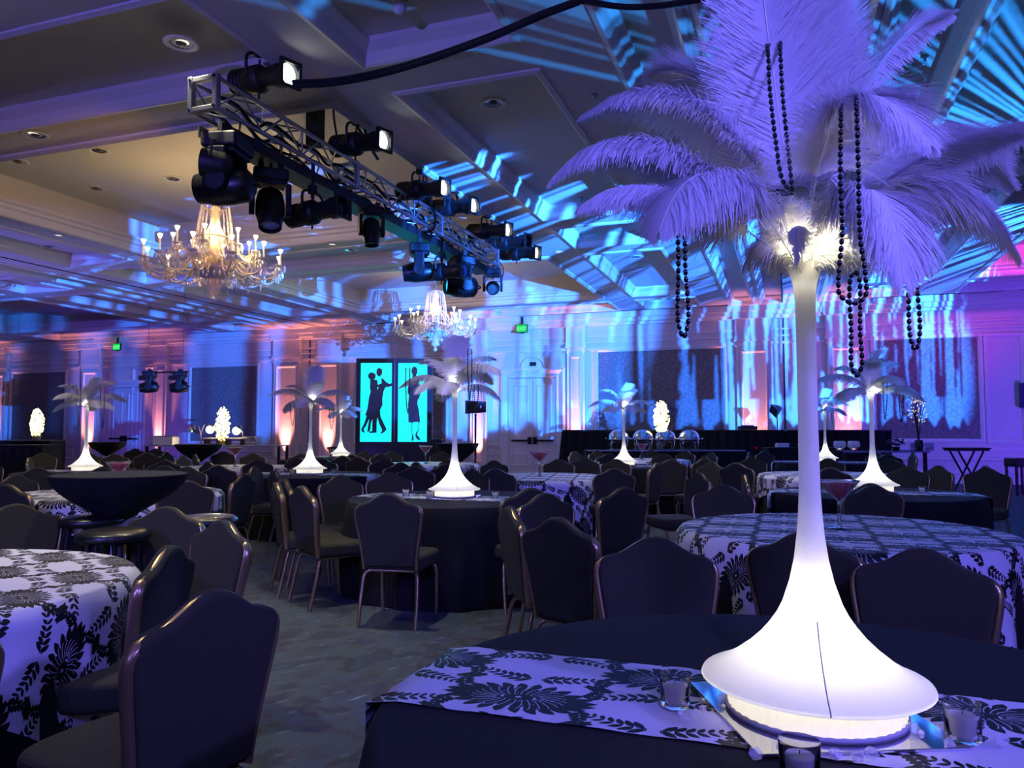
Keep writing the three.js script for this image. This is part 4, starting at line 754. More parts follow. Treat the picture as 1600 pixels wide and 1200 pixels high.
// ------------------------------------------------------------------ giant cocktail glasses
{
  MAT.drink = phys(0xd8606a, 0.3, { transmission: 0.5, thickness: 0 });
  const proto = new THREE.Group();
  part('glass_bowl', lathe([[0.006, 0.175], [0.05, 0.215], [0.132, 0.318], [0.13, 0.319], [0.048, 0.219], [0, 0.182]], 40), MAT.glass, proto);
  part('drink', lathe([[0, 0.19], [0.04, 0.215], [0.112, 0.3], [0, 0.301]], 36), MAT.drink, proto);
  part('stem', lathe([[0.008, 0.18], [0.012, 0.16], [0.013, 0.1], [0.011, 0.03], [0.02, 0.012]], 18), MAT.glass, proto);
  part('foot', lathe([[0, 0], [0.075, 0], [0.076, 0.003], [0.02, 0.013], [0, 0.014]], 32), MAT.glass, proto);
  [['D2', 0.9], ['D4', 1], ['D6', 1], ['D7', 1], ['D8', 1], ['D3', 0.9]].forEach(([k, s], i) => {
    const o = i ? proto.clone() : proto; o.name = numbered('cocktail_glass'); if (i) o.traverse((q) => { if (q !== o) q.name = numbered(q.name.replace(/_\d+$/, '')); });
    o.position.copy(TABLES[k].p).setY(TOP + 0.006); o.scale.setScalar(s); scene.add(o); tag(o, 'giant cocktail glass of pink drink on ' + TABLES[k].phrase, 'glass', 'giant cocktail glasses');
  });
}

// ------------------------------------------------------------------ cocktail tables in black stretch cloth, and stools
function cocktailTable(label, p, tip = 0.55, s = 1) {
  const o = thing('cocktail_table', label, 'table', V(p.x, 0, p.z)), R = 0.4 * s, H = 1.07;
  part('tabletop', lathe([[0, H - 0.03], [R - 0.01, H - 0.03], [R, H - 0.02], [R, H - 0.004], [R - 0.01, H], [0, H]], 40), MAT.cloth, o);
  // square scarf: four points hang low, swept in towards the pole
  const P = [], I = [], nA = 72, nH = 9;
  for (let j = 0; j <= nH; j++) for (let i = 0; i <= nA; i++) {
    const a = i / nA * Math.PI * 2, q = j / nH, len = tip * (0.9 + 0.1 * Math.cos(a * 2)), y = H - 0.006 - len * q, rad = (R + 0.006) * (1 - 0.72 * Math.pow(q, 1.7)) * (1 + 0.02 * q * Math.sin(a * 9));
    P.push(Math.cos(a) * rad, y, Math.sin(a) * rad);
  }
  for (let j = 0; j < nH; j++) for (let i = 0; i < nA; i++) { const a = j * (nA + 1) + i, b = a + nA + 1; I.push(a, a + 1, b, a + 1, b + 1, b); }
  const g = new THREE.BufferGeometry(); g.setAttribute('position', new THREE.Float32BufferAttribute(P, 3)); g.setIndex(I); g.computeVertexNormals();
  const sc = part('scarf', g, MAT.cloth, o); sc.rotation.y = YAW + 0.3 + Math.PI / 2;
  part('pole_sleeve', lathe([[0.09, H - 0.04], [0.075, 0.8], [0.07, 0.5], [0.09, 0.2], [0.28, 0.02], [0.29, 0]], 28), std(0xd8d4dc, 0.8), o);
  return o;
}
{
  const p = at(188, 735, 4.95);
  cocktailTable('black-draped cocktail table in the left foreground with stools before it', p, 0.3, 1);
  cocktailTable('small black-draped cocktail table before the leftmost door', at(168, 692, 18), 0.32, 1);
  cocktailTable('black-draped cocktail table in front of the lit buffet', at(310, 698, 15.4), 0.36, 1.1);
  cocktailTable('black-draped cocktail table beneath the loudspeaker', at(714, 700, 16.4), 0.42, 1.15);
  const seat = phys(0x121214, 0.35, { clearcoat: 0.3 });
  [[143, 806, 4.75, 'round black stool at the left of the cocktail table'], [178, 828, 4.15, 'round black stool closest to the viewer before the cocktail table'], [322, 806, 4.75, 'round black stool right of the cocktail table']].forEach(([x, y, w, label]) => {
    const c = at(x, y, w), o = thing('bar_stool', label, 'stool', V(c.x, 0, c.z)), H = c.y;
    part('seat', lathe([[0, H - 0.06], [0.17, H - 0.06], [0.185, H - 0.045], [0.185, H - 0.02], [0.165, H - 0.002], [0.1, H + 0.006], [0, H + 0.008]], 36), seat, o);
    for (let k = 0; k < 4; k++) { const a = k * Math.PI / 2 + 0.5; part('leg', bar(V(Math.cos(a) * 0.12, H - 0.06, Math.sin(a) * 0.12), V(Math.cos(a) * 0.2, 0, Math.sin(a) * 0.2), 0.018, 8), MAT.black, o); }
    part('foot_ring', new THREE.TorusGeometry(0.172, 0.01, 6, 32).rotateX(Math.PI / 2).translate(0, 0.25, 0), MAT.black, o);
  });
}
// ------------------------------------------------------------------ chandeliers
{
  const cr = phys(0xfff2e0, 0.22, { transmission: 0.12, thickness: 0, ior: 1.6 }), candle = phys(0xf6ead2, 0.6, { transmission: 0.3, thickness: 0, emissive: new THREE.Color().setRGB(1, 0.8, 0.45), emissiveIntensity: 0.35 }), flame = glow(new THREE.Color().setRGB(1, 0.82, 0.5), 6);
  const glassArm = phys(0xf4e2c8, 0.2, { transmission: 0.3, thickness: 0, ior: 1.5 });
  const proto = new THREE.Group(), r = rng(9), drop = (s, x, y, z) => new THREE.OctahedronGeometry(s, 0).scale(0.55, 1.5, 0.55).translate(x, y, z);
  part('stem', lathe([[0.03, 1.15], [0.05, 1.1], [0.1, 1.02], [0.06, 0.95], [0.09, 0.8], [0.16, 0.66], [0.1, 0.56], [0.07, 0.45], [0.16, 0.3], [0.22, 0.18], [0.15, 0.06], [0.07, 0.0], [0.1, -0.1], [0.05, -0.2], [0.02, -0.26]], 20), glassArm, proto);
  part('bowl', lathe([[0.1, 0.0], [0.24, 0.05], [0.3, 0.14], [0.31, 0.16], [0.28, 0.15], [0.22, 0.08], [0.09, 0.03]], 28), cr, proto);
  part('crown', [new THREE.TorusGeometry(0.2, 0.012, 6, 28).rotateX(Math.PI / 2).translate(0, 1.12, 0), new THREE.TorusGeometry(0.27, 0.014, 6, 32).rotateX(Math.PI / 2).translate(0, 0.62, 0)], glassArm, proto);
  part('hanging_rod', bar(V(0, 1.15, 0), V(0, 2.06, 0), 0.014, 8), MAT.alu, proto);
  part('ceiling_rose', lathe([[0, 2.06], [0.09, 2.06], [0.07, 2.02], [0.02, 1.98]], 20), MAT.alu, proto);
  const strands = [];
  const strand = (a, b, sag, n, s) => { for (let i = 0; i <= n; i++) { const t = i / n, p = a.clone().lerp(b, t); p.y -= sag * 4 * t * (1 - t); strands.push(drop(s * (0.8 + 0.5 * r()), p.x, p.y, p.z)); } };
  const arm = (n, R, y0, y1, off, cand) => {
    for (let i = 0; i < n; i++) {
      const a = i / n * Math.PI * 2 + off, c = Math.cos(a), s = Math.sin(a), P = (q, y) => V(c * q, y, s * q);
      const m = part('arm', tube([P(0.12, y0), P(R * 0.35, y0 + 0.1), P(R * 0.6, y0 - 0.12), P(R * 0.86, y0 - 0.13), P(R, y1 - 0.06), P(R, y1)], 0.014, 26, 6), glassArm, proto);
      part('drip_pan', lathe([[0.01, y1], [0.06, y1 + 0.015], [0.075, y1 + 0.035], [0.06, y1 + 0.022], [0.012, y1 + 0.012]], 16).translate(c * R, 0, s * R), cr, m);
      part('candle', bar(P(R, y1 + 0.01), P(R, y1 + 0.01 + cand), 0.013, 8), candle, m);
      part('bulb', lathe([[0, 0], [0.018, 0.008], [0.034, 0.05], [0.038, 0.062], [0.02, 0.07], [0, 0.074]], 10).translate(c * R, y1 + 0.01 + cand, s * R), flame, m);
      for (let k = 0; k < 7; k++) { const b = k / 7 * 6.283; strands.push(drop(0.036, c * R + Math.cos(b) * 0.07, y1 - 0.03 - 0.02 * (k & 1), s * R + Math.sin(b) * 0.066)); }
      strand(P(R * 0.95, y1 - 0.02), V(Math.cos(a + 6.283 / n) * R * 0.95, y1 - 0.02, Math.sin(a + 6.283 / n) * R * 0.95), 0.14, 15, 0.02);
      strand(P(R * 0.9, y1), V(c * 0.27, 0.62, s * 0.27), 0.16, 18, 0.02); strands.push(drop(0.03, c * R, y1 - 0.13, s * R), drop(0.026, c * R * 0.72, y0 - 0.24, s * R * 0.72));
    }
  };
  arm(12, 0.98, 0.16, 0.2, 0.1, 0.2); arm(8, 0.6, 0.22, 0.42, 0.3, 0.2);
  for (let i = 0; i < 22; i++) { const a = i / 22 * 6.283, c = Math.cos(a), s = Math.sin(a); strand(V(c * 0.2, 1.12, s * 0.2), V(c * 0.27, 0.62, s * 0.27), -0.02, 15, 0.02); strand(V(c * 0.27, 0.62, s * 0.27), V(c * 0.24, 0.16, s * 0.24), -0.03, 13, 0.02); strands.push(drop(0.035, c * 0.28, 0.06, s * 0.28), drop(0.032, c * 0.17, -0.06, s * 0.17), drop(0.028, c * 0.09, -0.17, s * 0.09)); }
  strands.push(ball(0.045, 0, -0.3, 0, 12));
  part('crystal_strands', strands, cr, proto, null, 'stuff');
  [[V(-8.12, 3.62, -9.35), 'large crystal chandelier with lit candles below the near warm coffer'], [V(-8.1, 3.62, -17.1), 'farther crystal chandelier above the middle table plumes']].forEach(([p, label], i) => {
    const o = i ? proto.clone() : proto; o.name = numbered('chandelier'); if (i) o.traverse((q) => { if (q !== o) q.name = numbered(q.name.replace(/_\d+$/, '')); });
    o.position.copy(p); scene.add(o); tag(o, label, 'chandelier', 'crystal chandeliers');
    for (const [y, k, rr] of [[0.75, 0.34, 0], [0.56, 0.22, 0.8], [0.56, 0.22, -0.8]]) point(p.clone().add(V(rr, y, rr * 0.3)), COL.warm, L.chandelier * k, 3);
  });
}
// ------------------------------------------------------------------ glittering lit ovals (spheres of fairy lights on branches in vases)
function sparkle(label, x, y, w, rx, ry, lit, seed, base) {
  const c = at(x, y, w), o = thing('light_branch_vase', label, 'light decoration', V(c.x, 0, c.z)), r = rng(seed), g = [], tw = [], b = onY(x, 0, 1); const y0 = base, cy = c.y;
  for (let i = 0; i < (lit ? 420 : 60); i++) { const u = r() * 2 - 1, a = r() * 6.283, k = Math.pow(r(), 0.34), q = Math.sqrt(1 - u * u); g.push(new THREE.OctahedronGeometry(lit ? 0.02 : 0.013, 0).translate(Math.cos(a) * q * rx * k, cy + u * ry * k, Math.sin(a) * q * rx * k)); }
  for (let i = 0; i < 9; i++) { const a = r() * 6.283, u = r(); tw.push(tube([V(0, y0 + 0.1, 0), V(Math.cos(a) * rx * 0.3, cy - ry * 0.5, Math.sin(a) * rx * 0.3), V(Math.cos(a) * rx * 0.7, cy + ry * (0.2 + 0.6 * u), Math.sin(a) * rx * 0.7)], 0.006, 10, 4)); }
  part('fairy_lights', g, glow(new THREE.Color().setRGB(1, 0.86, 0.32), lit ? 5 : 1.2), o, null, 'stuff'); part('branches', tw, MAT.dark, o);
  part('vase', lathe([[0, y0], [0.07, y0], [0.09, y0 + 0.1], [0.075, y0 + 0.22], [0.06, y0 + 0.22], [0.06, y0 + 0.04], [0, y0 + 0.03]], 20), lit ? phys(0xb8a878, 0.3) : MAT.blackSatin, o);
  if (lit) point(V(c.x, cy, c.z).add(V(0, 0, 0.0)), new THREE.Color().setRGB(1, 0.85, 0.4), 1.6, 4);
  return o;
}
sparkle('bright yellow oval of fairy lights before the leftmost wall panel', 58, 662, 17, 0.14, 0.34, true, 1, 1.122);
sparkle('bright oval of fairy lights rising from a vase on the lit buffet', 348, 664, 19.2, 0.19, 0.46, true, 2, 0.984);
sparkle('bright yellow oval of fairy lights above the chafing dishes', 1033, 652, 17.8, 0.19, 0.39, true, 3, 0.902);
sparkle('dim sparkling branches in a black vase before the right wall panel', 1434, 640, 16.2, 0.2, 0.36, false, 4, 0.922);
// ------------------------------------------------------------------ lit picture screens, their cabinet, and the loudspeaker
{
  const cyan = (c, w, h, k) => { const g = c.createRadialGradient(w * 0.5, h * 0.55, h * 0.15, w * 0.45, h * 0.5, h * 0.75); g.addColorStop(0, '#10f6ff'); g.addColorStop(0.65, '#0cf0ff'); g.addColorStop(1, k ? '#4fa8ff' : '#08e8ff'); c.fillStyle = g; c.fillRect(0, 0, w, h); c.fillStyle = '#08122c'; };
  const poly = (c, w, h, l) => { c.beginPath(); l.forEach(([x, y], i) => (i ? c.lineTo(x * w, y * h) : c.moveTo(x * w, y * h))); c.closePath(); c.fill(); };
  const round = (c, x, y, rx, ry, a = 0) => { c.beginPath(); c.ellipse(x, y, rx, ry, a, 0, 7); c.fill(); };
  const couple = painted(512, 1180, (c, w, h) => {
    cyan(c, w, h, 1);
    round(c, 0.58 * w, 0.115 * h, 0.085 * w, 0.052 * h); poly(c, w, h, [[0.5, 0.08], [0.67, 0.075], [0.68, 0.13], [0.6, 0.175], [0.54, 0.15]]); // man's head
    round(c, 0.33 * w, 0.165 * h, 0.1 * w, 0.045 * h, -0.3); poly(c, w, h, [[0.26, 0.15], [0.4, 0.12], [0.47, 0.15], [0.46, 0.19], [0.4, 0.215], [0.31, 0.2]]); // woman's head
    poly(c, w, h, [[0.3, 0.21], [0.42, 0.21], [0.56, 0.22], [0.68, 0.19], [0.8, 0.24], [0.9, 0.265], [1.0, 0.255], [1.0, 0.29], [0.86, 0.305], [0.78, 0.31], [0.72, 0.37], [0.69, 0.45], [0.7, 0.53], [0.62, 0.6], [0.64, 0.68], [0.72, 0.75], [0.82, 0.83], [0.83, 0.85], [0.7, 0.895], [0.63, 0.89], [0.7, 0.855], [0.6, 0.77], [0.54, 0.69], [0.52, 0.76], [0.52, 0.885], [0.3, 0.89], [0.27, 0.87], [0.38, 0.865], [0.38, 0.71], [0.34, 0.76], [0.31, 0.86], [0.22, 0.88], [0.25, 0.8], [0.28, 0.71], [0.18, 0.8], [0.11, 0.84], [0.15, 0.89], [0.05, 0.87], [0.03, 0.84], [0.12, 0.77], [0.2, 0.67], [0.15, 0.665], [0.22, 0.58], [0.27, 0.43], [0.32, 0.36], [0.29, 0.32]]);
    c.fillStyle = '#10f0ff'; poly(c, w, h, [[0.52, 0.215], [0.66, 0.195], [0.66, 0.26], [0.54, 0.275]]); poly(c, w, h, [[0.52, 0.32], [0.57, 0.295], [0.54, 0.345]]);
  }, false);
  const lady = painted(512, 1180, (c, w, h) => {
    cyan(c, w, h, 0);
    round(c, 0.55 * w, 0.1 * h, 0.1 * w, 0.055 * h); poly(c, w, h, [[0.49, 0.13], [0.61, 0.13], [0.62, 0.2], [0.73, 0.235], [0.66, 0.3], [0.42, 0.31], [0.36, 0.235], [0.48, 0.2]]);
    poly(c, w, h, [[0.42, 0.31], [0.66, 0.295], [0.7, 0.235], [0.78, 0.3], [0.79, 0.36], [0.72, 0.44], [0.67, 0.47], [0.66, 0.52], [0.71, 0.6], [0.76, 0.745], [0.36, 0.755], [0.35, 0.62], [0.34, 0.53], [0.4, 0.42], [0.38, 0.39], [0.33, 0.405], [0.32, 0.36], [0.35, 0.24], [0.4, 0.24], [0.42, 0.31]]);
    c.fillStyle = '#10f0ff'; poly(c, w, h, [[0.7, 0.31], [0.735, 0.34], [0.69, 0.42]]); c.fillStyle = '#08122c';
    poly(c, w, h, [[0.45, 0.75], [0.51, 0.75], [0.51, 0.9], [0.54, 0.95], [0.54, 0.985], [0.47, 0.985], [0.48, 0.93]]); poly(c, w, h, [[0.69, 0.745], [0.74, 0.745], [0.7, 0.86], [0.65, 0.91], [0.76, 0.96], [0.76, 0.98], [0.66, 0.97], [0.6, 0.93], [0.6, 0.9], [0.66, 0.86]]);
    c.fillStyle = '#10f0ff'; poly(c, w, h, [[0.475, 0.76], [0.5, 0.76], [0.505, 0.9], [0.49, 0.91]]); poly(c, w, h, [[0.705, 0.755], [0.725, 0.755], [0.68, 0.86], [0.66, 0.87]]);
  }, false);
  const a = at(556, 640, 20.4), b = at(675, 640, 20.4), mid = a.clone().lerp(b, 0.5); mid.y = 0;
  const o = thing('picture_screen_cabinet', 'black cabinet of two cyan lit screens showing dancer silhouettes', 'screen', mid, YAW), W = a.distanceTo(b) / 2, y0 = 1.04, y1 = 3.13;
  part('cabinet', [span(-W, W, 0.0, y0, -0.35, 0.02), span(-W, W, y1, y1 + 0.12, -0.3, 0.02), span(-W, -W + 0.11, y0, y1, -0.3, 0.02), span(W - 0.13, W, y0, y1, -0.3, 0.02), span(-0.06, 0.1, y0, y1, -0.3, 0.02), span(-W, W, y0, y1, -0.3, -0.12)], MAT.black, o);
  for (const [x0, x1, t, l] of [[-W + 0.11, -0.06, couple, 'screen with a dancing couple'], [0.1, W - 0.13, lady, 'screen with a woman in a black dress']]) {
    part('screen', new THREE.PlaneGeometry(x1 - x0, y1 - y0).translate((x0 + x1) / 2, (y0 + y1) / 2, -0.06), new THREE.MeshStandardMaterial({ color: 0x020408, emissive: 0xffffff, emissiveMap: t, emissiveIntensity: 1.25, roughness: 0.3 }), o, l);
    const rl = new THREE.RectAreaLight(0x08e0ff, L.screen, x1 - x0, y1 - y0); rl.position.copy(mid).add(V((x0 + x1) / 2, (y0 + y1) / 2, 0.03).applyAxisAngle(V(0, 1, 0), YAW)); rl.rotation.y = YAW + Math.PI; scene.add(rl);
  }
  part('centre_seam', span(0.012, 0.022, y0, y1 + 0.12, 0.02, 0.028), MAT.alu, o);
  const s = thing('subwoofer', 'dark box right of the lit screens', 'loudspeaker', at(682, 690, 20).setY(0), YAW); part('box', box(0.32, 1.12, 0.4, 0, 0.56, 0, 0.01), MAT.black, s); part('grille', box(0.28, 0.6, 0.01, 0, 0.7, 0.2), MAT.dark, s);
  const q = at(743, 636, 15.5), sp = thing('loudspeaker', 'wide black loudspeaker box on a pole before the lit pilaster', 'loudspeaker', V(q.x, q.y, q.z), YAW + 0.08);
  part('cabinet', [new THREE.ExtrudeGeometry(new THREE.Shape([[-0.2, -0.13], [0.2, -0.1], [0.2, 0.1], [-0.2, 0.12]].map(([x, y]) => new THREE.Vector2(x, y))), { depth: 0.2, bevelEnabled: true, bevelSize: 0.008, bevelThickness: 0.008, bevelSegments: 2 }).translate(0, 0, -0.1)], MAT.black, sp);
  part('grille', span(-0.17, 0.17, -0.08, 0.08, 0.105, 0.112), MAT.dark, sp); part('handle', box(0.02, 0.05, 0.02, 0.1, 0, 0.12), MAT.chrome, sp);
  const st = thing('speaker_stand', 'thin black pole stand under the wide loudspeaker', 'stand', V(q.x, 0, q.z)); part('pole', bar(V(0, 0.04, 0), V(0, q.y - 0.13, 0), 0.022, 9), MAT.black, st);
  for (let k = 0; k < 3; k++) { const an = k * 2.094; part('leg', bar(V(0, 0.5, 0), V(Math.cos(an) * 0.45, 0.01, Math.sin(an) * 0.45), 0.014, 7), MAT.black, st); }
}
// ------------------------------------------------------------------ buffets and bars
function drapedTable(label, x0, x1, y, w, h, depth = 0.75, skirt = true, mat = MAT.cloth) {
  const a = at(x0, y, w), b = at(x1, y, w), m = a.clone().lerp(b, 0.5), len = a.distanceTo(b), o = thing('buffet_table', label, 'table', V(m.x, 0, m.z), YAW);
  part('tabletop', box(len, 0.03, depth, 0, h - 0.015, 0, 0.006), mat, o);
  if (skirt) { const P = []; const n = Math.max(8, Math.round(len / 0.09)); const pt = (i) => [-len / 2 + len * i / n, depth / 2 + (i & 1 ? 0.012 : -0.012)]; for (let i = 0; i < n; i++) { const [p, q] = pt(i), [s, t] = pt(i + 1); P.push([V(p, 0.01, q), V(s, 0.01, t), V(s, h - 0.03, t), V(p, h - 0.03, q)]); } for (const s of [-1, 1]) P.push([V(s * len / 2, 0.01, -depth / 2), V(s * len / 2, 0.01, depth / 2), V(s * len / 2, h - 0.03, depth / 2), V(s * len / 2, h - 0.03, -depth / 2)]); part('skirt', quads(P), MAT.cloth, o); }
  else for (const sx of [-1, 1]) for (const sz of [-1, 1]) part('leg', box(0.06, h - 0.03, 0.06, sx * (len / 2 - 0.06), (h - 0.03) / 2, sz * (depth / 2 - 0.06)), MAT.black, o);
  return { o, a, b, len, m };
}
{
  // draped back wall of the bar at right
  const a = at(880, 672, 18.9), b = at(1392, 672, 18.9), m = a.clone().lerp(b, 0.5), len = a.distanceTo(b), o = thing('drape_wall', 'long low black draped wall behind the chafing dishes', 'drape', V(m.x, 0, m.z), YAW);
  const P = [], n = Math.round(len / 0.12), pt = (i) => [-len / 2 + len * i / n, (i & 1 ? 0.025 : -0.025)]; for (let i = 0; i < n; i++) { const [p, q] = pt(i), [s, t] = pt(i + 1); P.push([V(p, 0.01, q), V(s, 0.01, t), V(s, 1.33, t), V(p, 1.33, q)]); }
  part('drape', quads(P), MAT.cloth, o); part('rail', box(len + 0.06, 0.03, 0.08, 0, 1.34, 0), MAT.black, o); part('end_drape', quads([[V(-len / 2 - 0.2, 0.01, 0.3), V(-len / 2, 0.01, 0), V(-len / 2, 1.33, 0), V(-len / 2 - 0.04, 1.33, 0.1)]]), MAT.cloth, o);
  const t1 = drapedTable('black buffet table holding four chafing dishes', 914, 1158, 703, 17.6, 0.9, 0.7);
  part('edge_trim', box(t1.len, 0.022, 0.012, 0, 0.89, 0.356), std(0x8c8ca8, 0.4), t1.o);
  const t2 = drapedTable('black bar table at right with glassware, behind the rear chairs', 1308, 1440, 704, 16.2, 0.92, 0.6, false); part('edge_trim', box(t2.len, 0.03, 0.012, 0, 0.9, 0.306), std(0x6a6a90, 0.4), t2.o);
  // roll-top chafing dishes
  const proto = new THREE.Group(), C = MAT.chrome;
  part('lid', lathe([[0.235, 0.24], [0.232, 0.28], [0.205, 0.36], [0.15, 0.42], [0.08, 0.452], [0, 0.46]], 36), C, proto); part('basin', lathe([[0, 0.16], [0.2, 0.165], [0.235, 0.2], [0.245, 0.235], [0.25, 0.242], [0.235, 0.246]], 36), C, proto);
  for (let k = 0; k < 4; k++) { const q = k * Math.PI / 2 + 0.785; part('leg', tube([V(Math.cos(q) * 0.235, 0.22, Math.sin(q) * 0.235), V(Math.cos(q) * 0.245, 0.12, Math.sin(q) * 0.245), V(Math.cos(q) * 0.215, 0.02, Math.sin(q) * 0.215)], 0.014, 12, 6), C, proto); }
  part('tray', lathe([[0, 0], [0.22, 0], [0.235, 0.012], [0.22, 0.02], [0, 0.018]], 32), C, proto); part('burner', lathe([[0, 0.02], [0.05, 0.02], [0.05, 0.08], [0, 0.085]], 16), MAT.dark, proto);
  part('handle', tube([V(-0.28, 0.24, 0.04), V(-0.3, 0.26, 0.04), V(-0.3, 0.26, -0.04), V(-0.28, 0.24, -0.04)], 0.012, 12, 6), C, proto); part('handle', tube([V(0.28, 0.24, 0.04), V(0.3, 0.26, 0.04), V(0.3, 0.26, -0.04), V(0.28, 0.24, -0.04)], 0.012, 12, 6), C, proto);
  [[967, 'first'], [1005, 'second'], [1040, 'third'], [1077, 'last']].forEach(([x, w], i) => { const c = i ? proto.clone() : proto; c.name = numbered('chafing_dish'); if (i) c.traverse((q) => { if (q !== c) q.name = numbered(q.name.replace(/_\d+$/, '')); }); const p = at(x, 700, 17.6); c.position.set(p.x, 0.902, p.z); c.rotation.y = 0.3; scene.add(c); tag(c, 'round chrome roll-top chafing dish, ' + w + ' from left of four', 'chafing dish', 'chafing dishes'); });
  // studio lamps on stands, a box, glassware and small things
  [[1047, 645, 'black shaded lamp on a thin stand by the yellow oval'], [1214, 640, 'black shaded lamp on a thin stand by the partition slot']].forEach(([x, y, label]) => {
    const p = at(x, y, 19.6), l = thing('stand_lamp', label, 'lamp', V(p.x, 0, p.z), 2.2); part('pole', bar(V(0, 0, 0), V(0, p.y - 0.1, 0), 0.014, 7), MAT.black, l); part('shade', new THREE.CylinderGeometry(0.07, 0.19, 0.22, 4).rotateX(1.2).translate(0, p.y, 0), MAT.black, l); part('base', lathe([[0, 0], [0.16, 0], [0.15, 0.02], [0, 0.03]], 20), MAT.black, l);
  });
  const bx = at(1168, 668, 18.9), cs = thing('equipment_case', 'flat black case lying on top of the low drape', 'case', V(bx.x, 1.356, bx.z), YAW); part('case', box(0.42, 0.09, 0.22, 0, 0.045, 0, 0.01), MAT.black, cs); part('lid_lamp', box(0.3, 0.03, 0.06, 0, 0.1, 0, 0.008), MAT.dark, cs);
  [[1222, 695, 'left'], [1258, 693, 'right']].forEach(([x, y, w]) => { const p = at(x, y, 16.8), k = thing('napkin_stack', w + ' stack of pale folded linen on the dark bar shelf', 'linen', V(p.x, p.y - 0.05, p.z), YAW); part('folded_linen', [0, 1, 2].map((i) => box(0.26, 0.028, 0.16, (i - 1) * 0.006, 0.014 + i * 0.03, 0, 0.008)), MAT.white, k); });
  const sh = drapedTable('dark bar shelf behind the big lit column', 1195, 1300, 702, 16.9, 0.97, 0.5);
  const gl = phys(0xffffff, 0.05, { transmission: 0.8, thickness: 0 });
  [[1312, 693, 0.16, 'left clear glass bowl on the right bar table'], [1334, 694, 0.16, 'right clear glass bowl on the right bar table, by the lit column']].forEach(([x, y, s, label]) => { const p = at(x, 703, 16.2), k = thing('glass_bowl', label, 'bowl', V(p.x, 0.922, p.z)); part('bowl', lathe([[0.03, 0], [0.05, 0.01], [0.13, 0.09], [0.12, 0.17], [0.1, 0.2], [0.095, 0.2], [0.115, 0.16], [0.12, 0.09], [0.04, 0.02], [0, 0.015]], 24), gl, k); part('tea_light', lathe([[0, 0.02], [0.03, 0.02], [0.03, 0.045], [0, 0.045]], 14), glow(new THREE.Color(1, 0.7, 0.5), 1), k); });
  [[1224 - 42, 'left'], [1338, 'right']].forEach(([x, w]) => { const p = at(x, w === 'left' ? 707 : 703, 16.2), k = thing('red_candle', w + ' small red glowing candle cup on the bar', 'candle', V(p.x, 0.94, p.z)); part('cup', lathe([[0, 0], [0.03, 0], [0.035, 0.06], [0.03, 0.06], [0.028, 0.01], [0, 0.01]], 16), phys(0xc02010, 0.2, { transmission: 0.5, thickness: 0 }), k); part('flame', ball(0.014, 0, 0.035, 0, 8), glow(new THREE.Color(1, 0.15, 0.05), 4), k); });
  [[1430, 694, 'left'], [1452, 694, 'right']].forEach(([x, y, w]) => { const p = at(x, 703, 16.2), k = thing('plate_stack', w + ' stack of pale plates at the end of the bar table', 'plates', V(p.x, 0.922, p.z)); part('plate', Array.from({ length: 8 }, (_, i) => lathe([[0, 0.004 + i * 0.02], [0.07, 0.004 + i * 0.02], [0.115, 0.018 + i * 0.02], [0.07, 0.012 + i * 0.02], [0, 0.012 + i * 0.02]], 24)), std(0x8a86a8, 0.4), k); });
  const fp = at(1400, 703, 16.2), fl = thing('flower_arrangement', 'dark low flower arrangement on the right bar table', 'flowers', V(fp.x, 0.922, fp.z)), fr = rng(4);
  part('pot', lathe([[0, 0], [0.06, 0], [0.08, 0.08], [0.07, 0.08], [0, 0.06]], 16), MAT.black, fl); part('leaves', Array.from({ length: 30 }, () => new THREE.SphereGeometry(0.035, 6, 5).scale(1, 0.5, 0.7).rotateY(fr() * 6).translate((fr() - 0.5) * 0.3, 0.1 + fr() * 0.14, (fr() - 0.5) * 0.2)), std(0x1c2430, 0.7), fl, null, 'stuff');
}
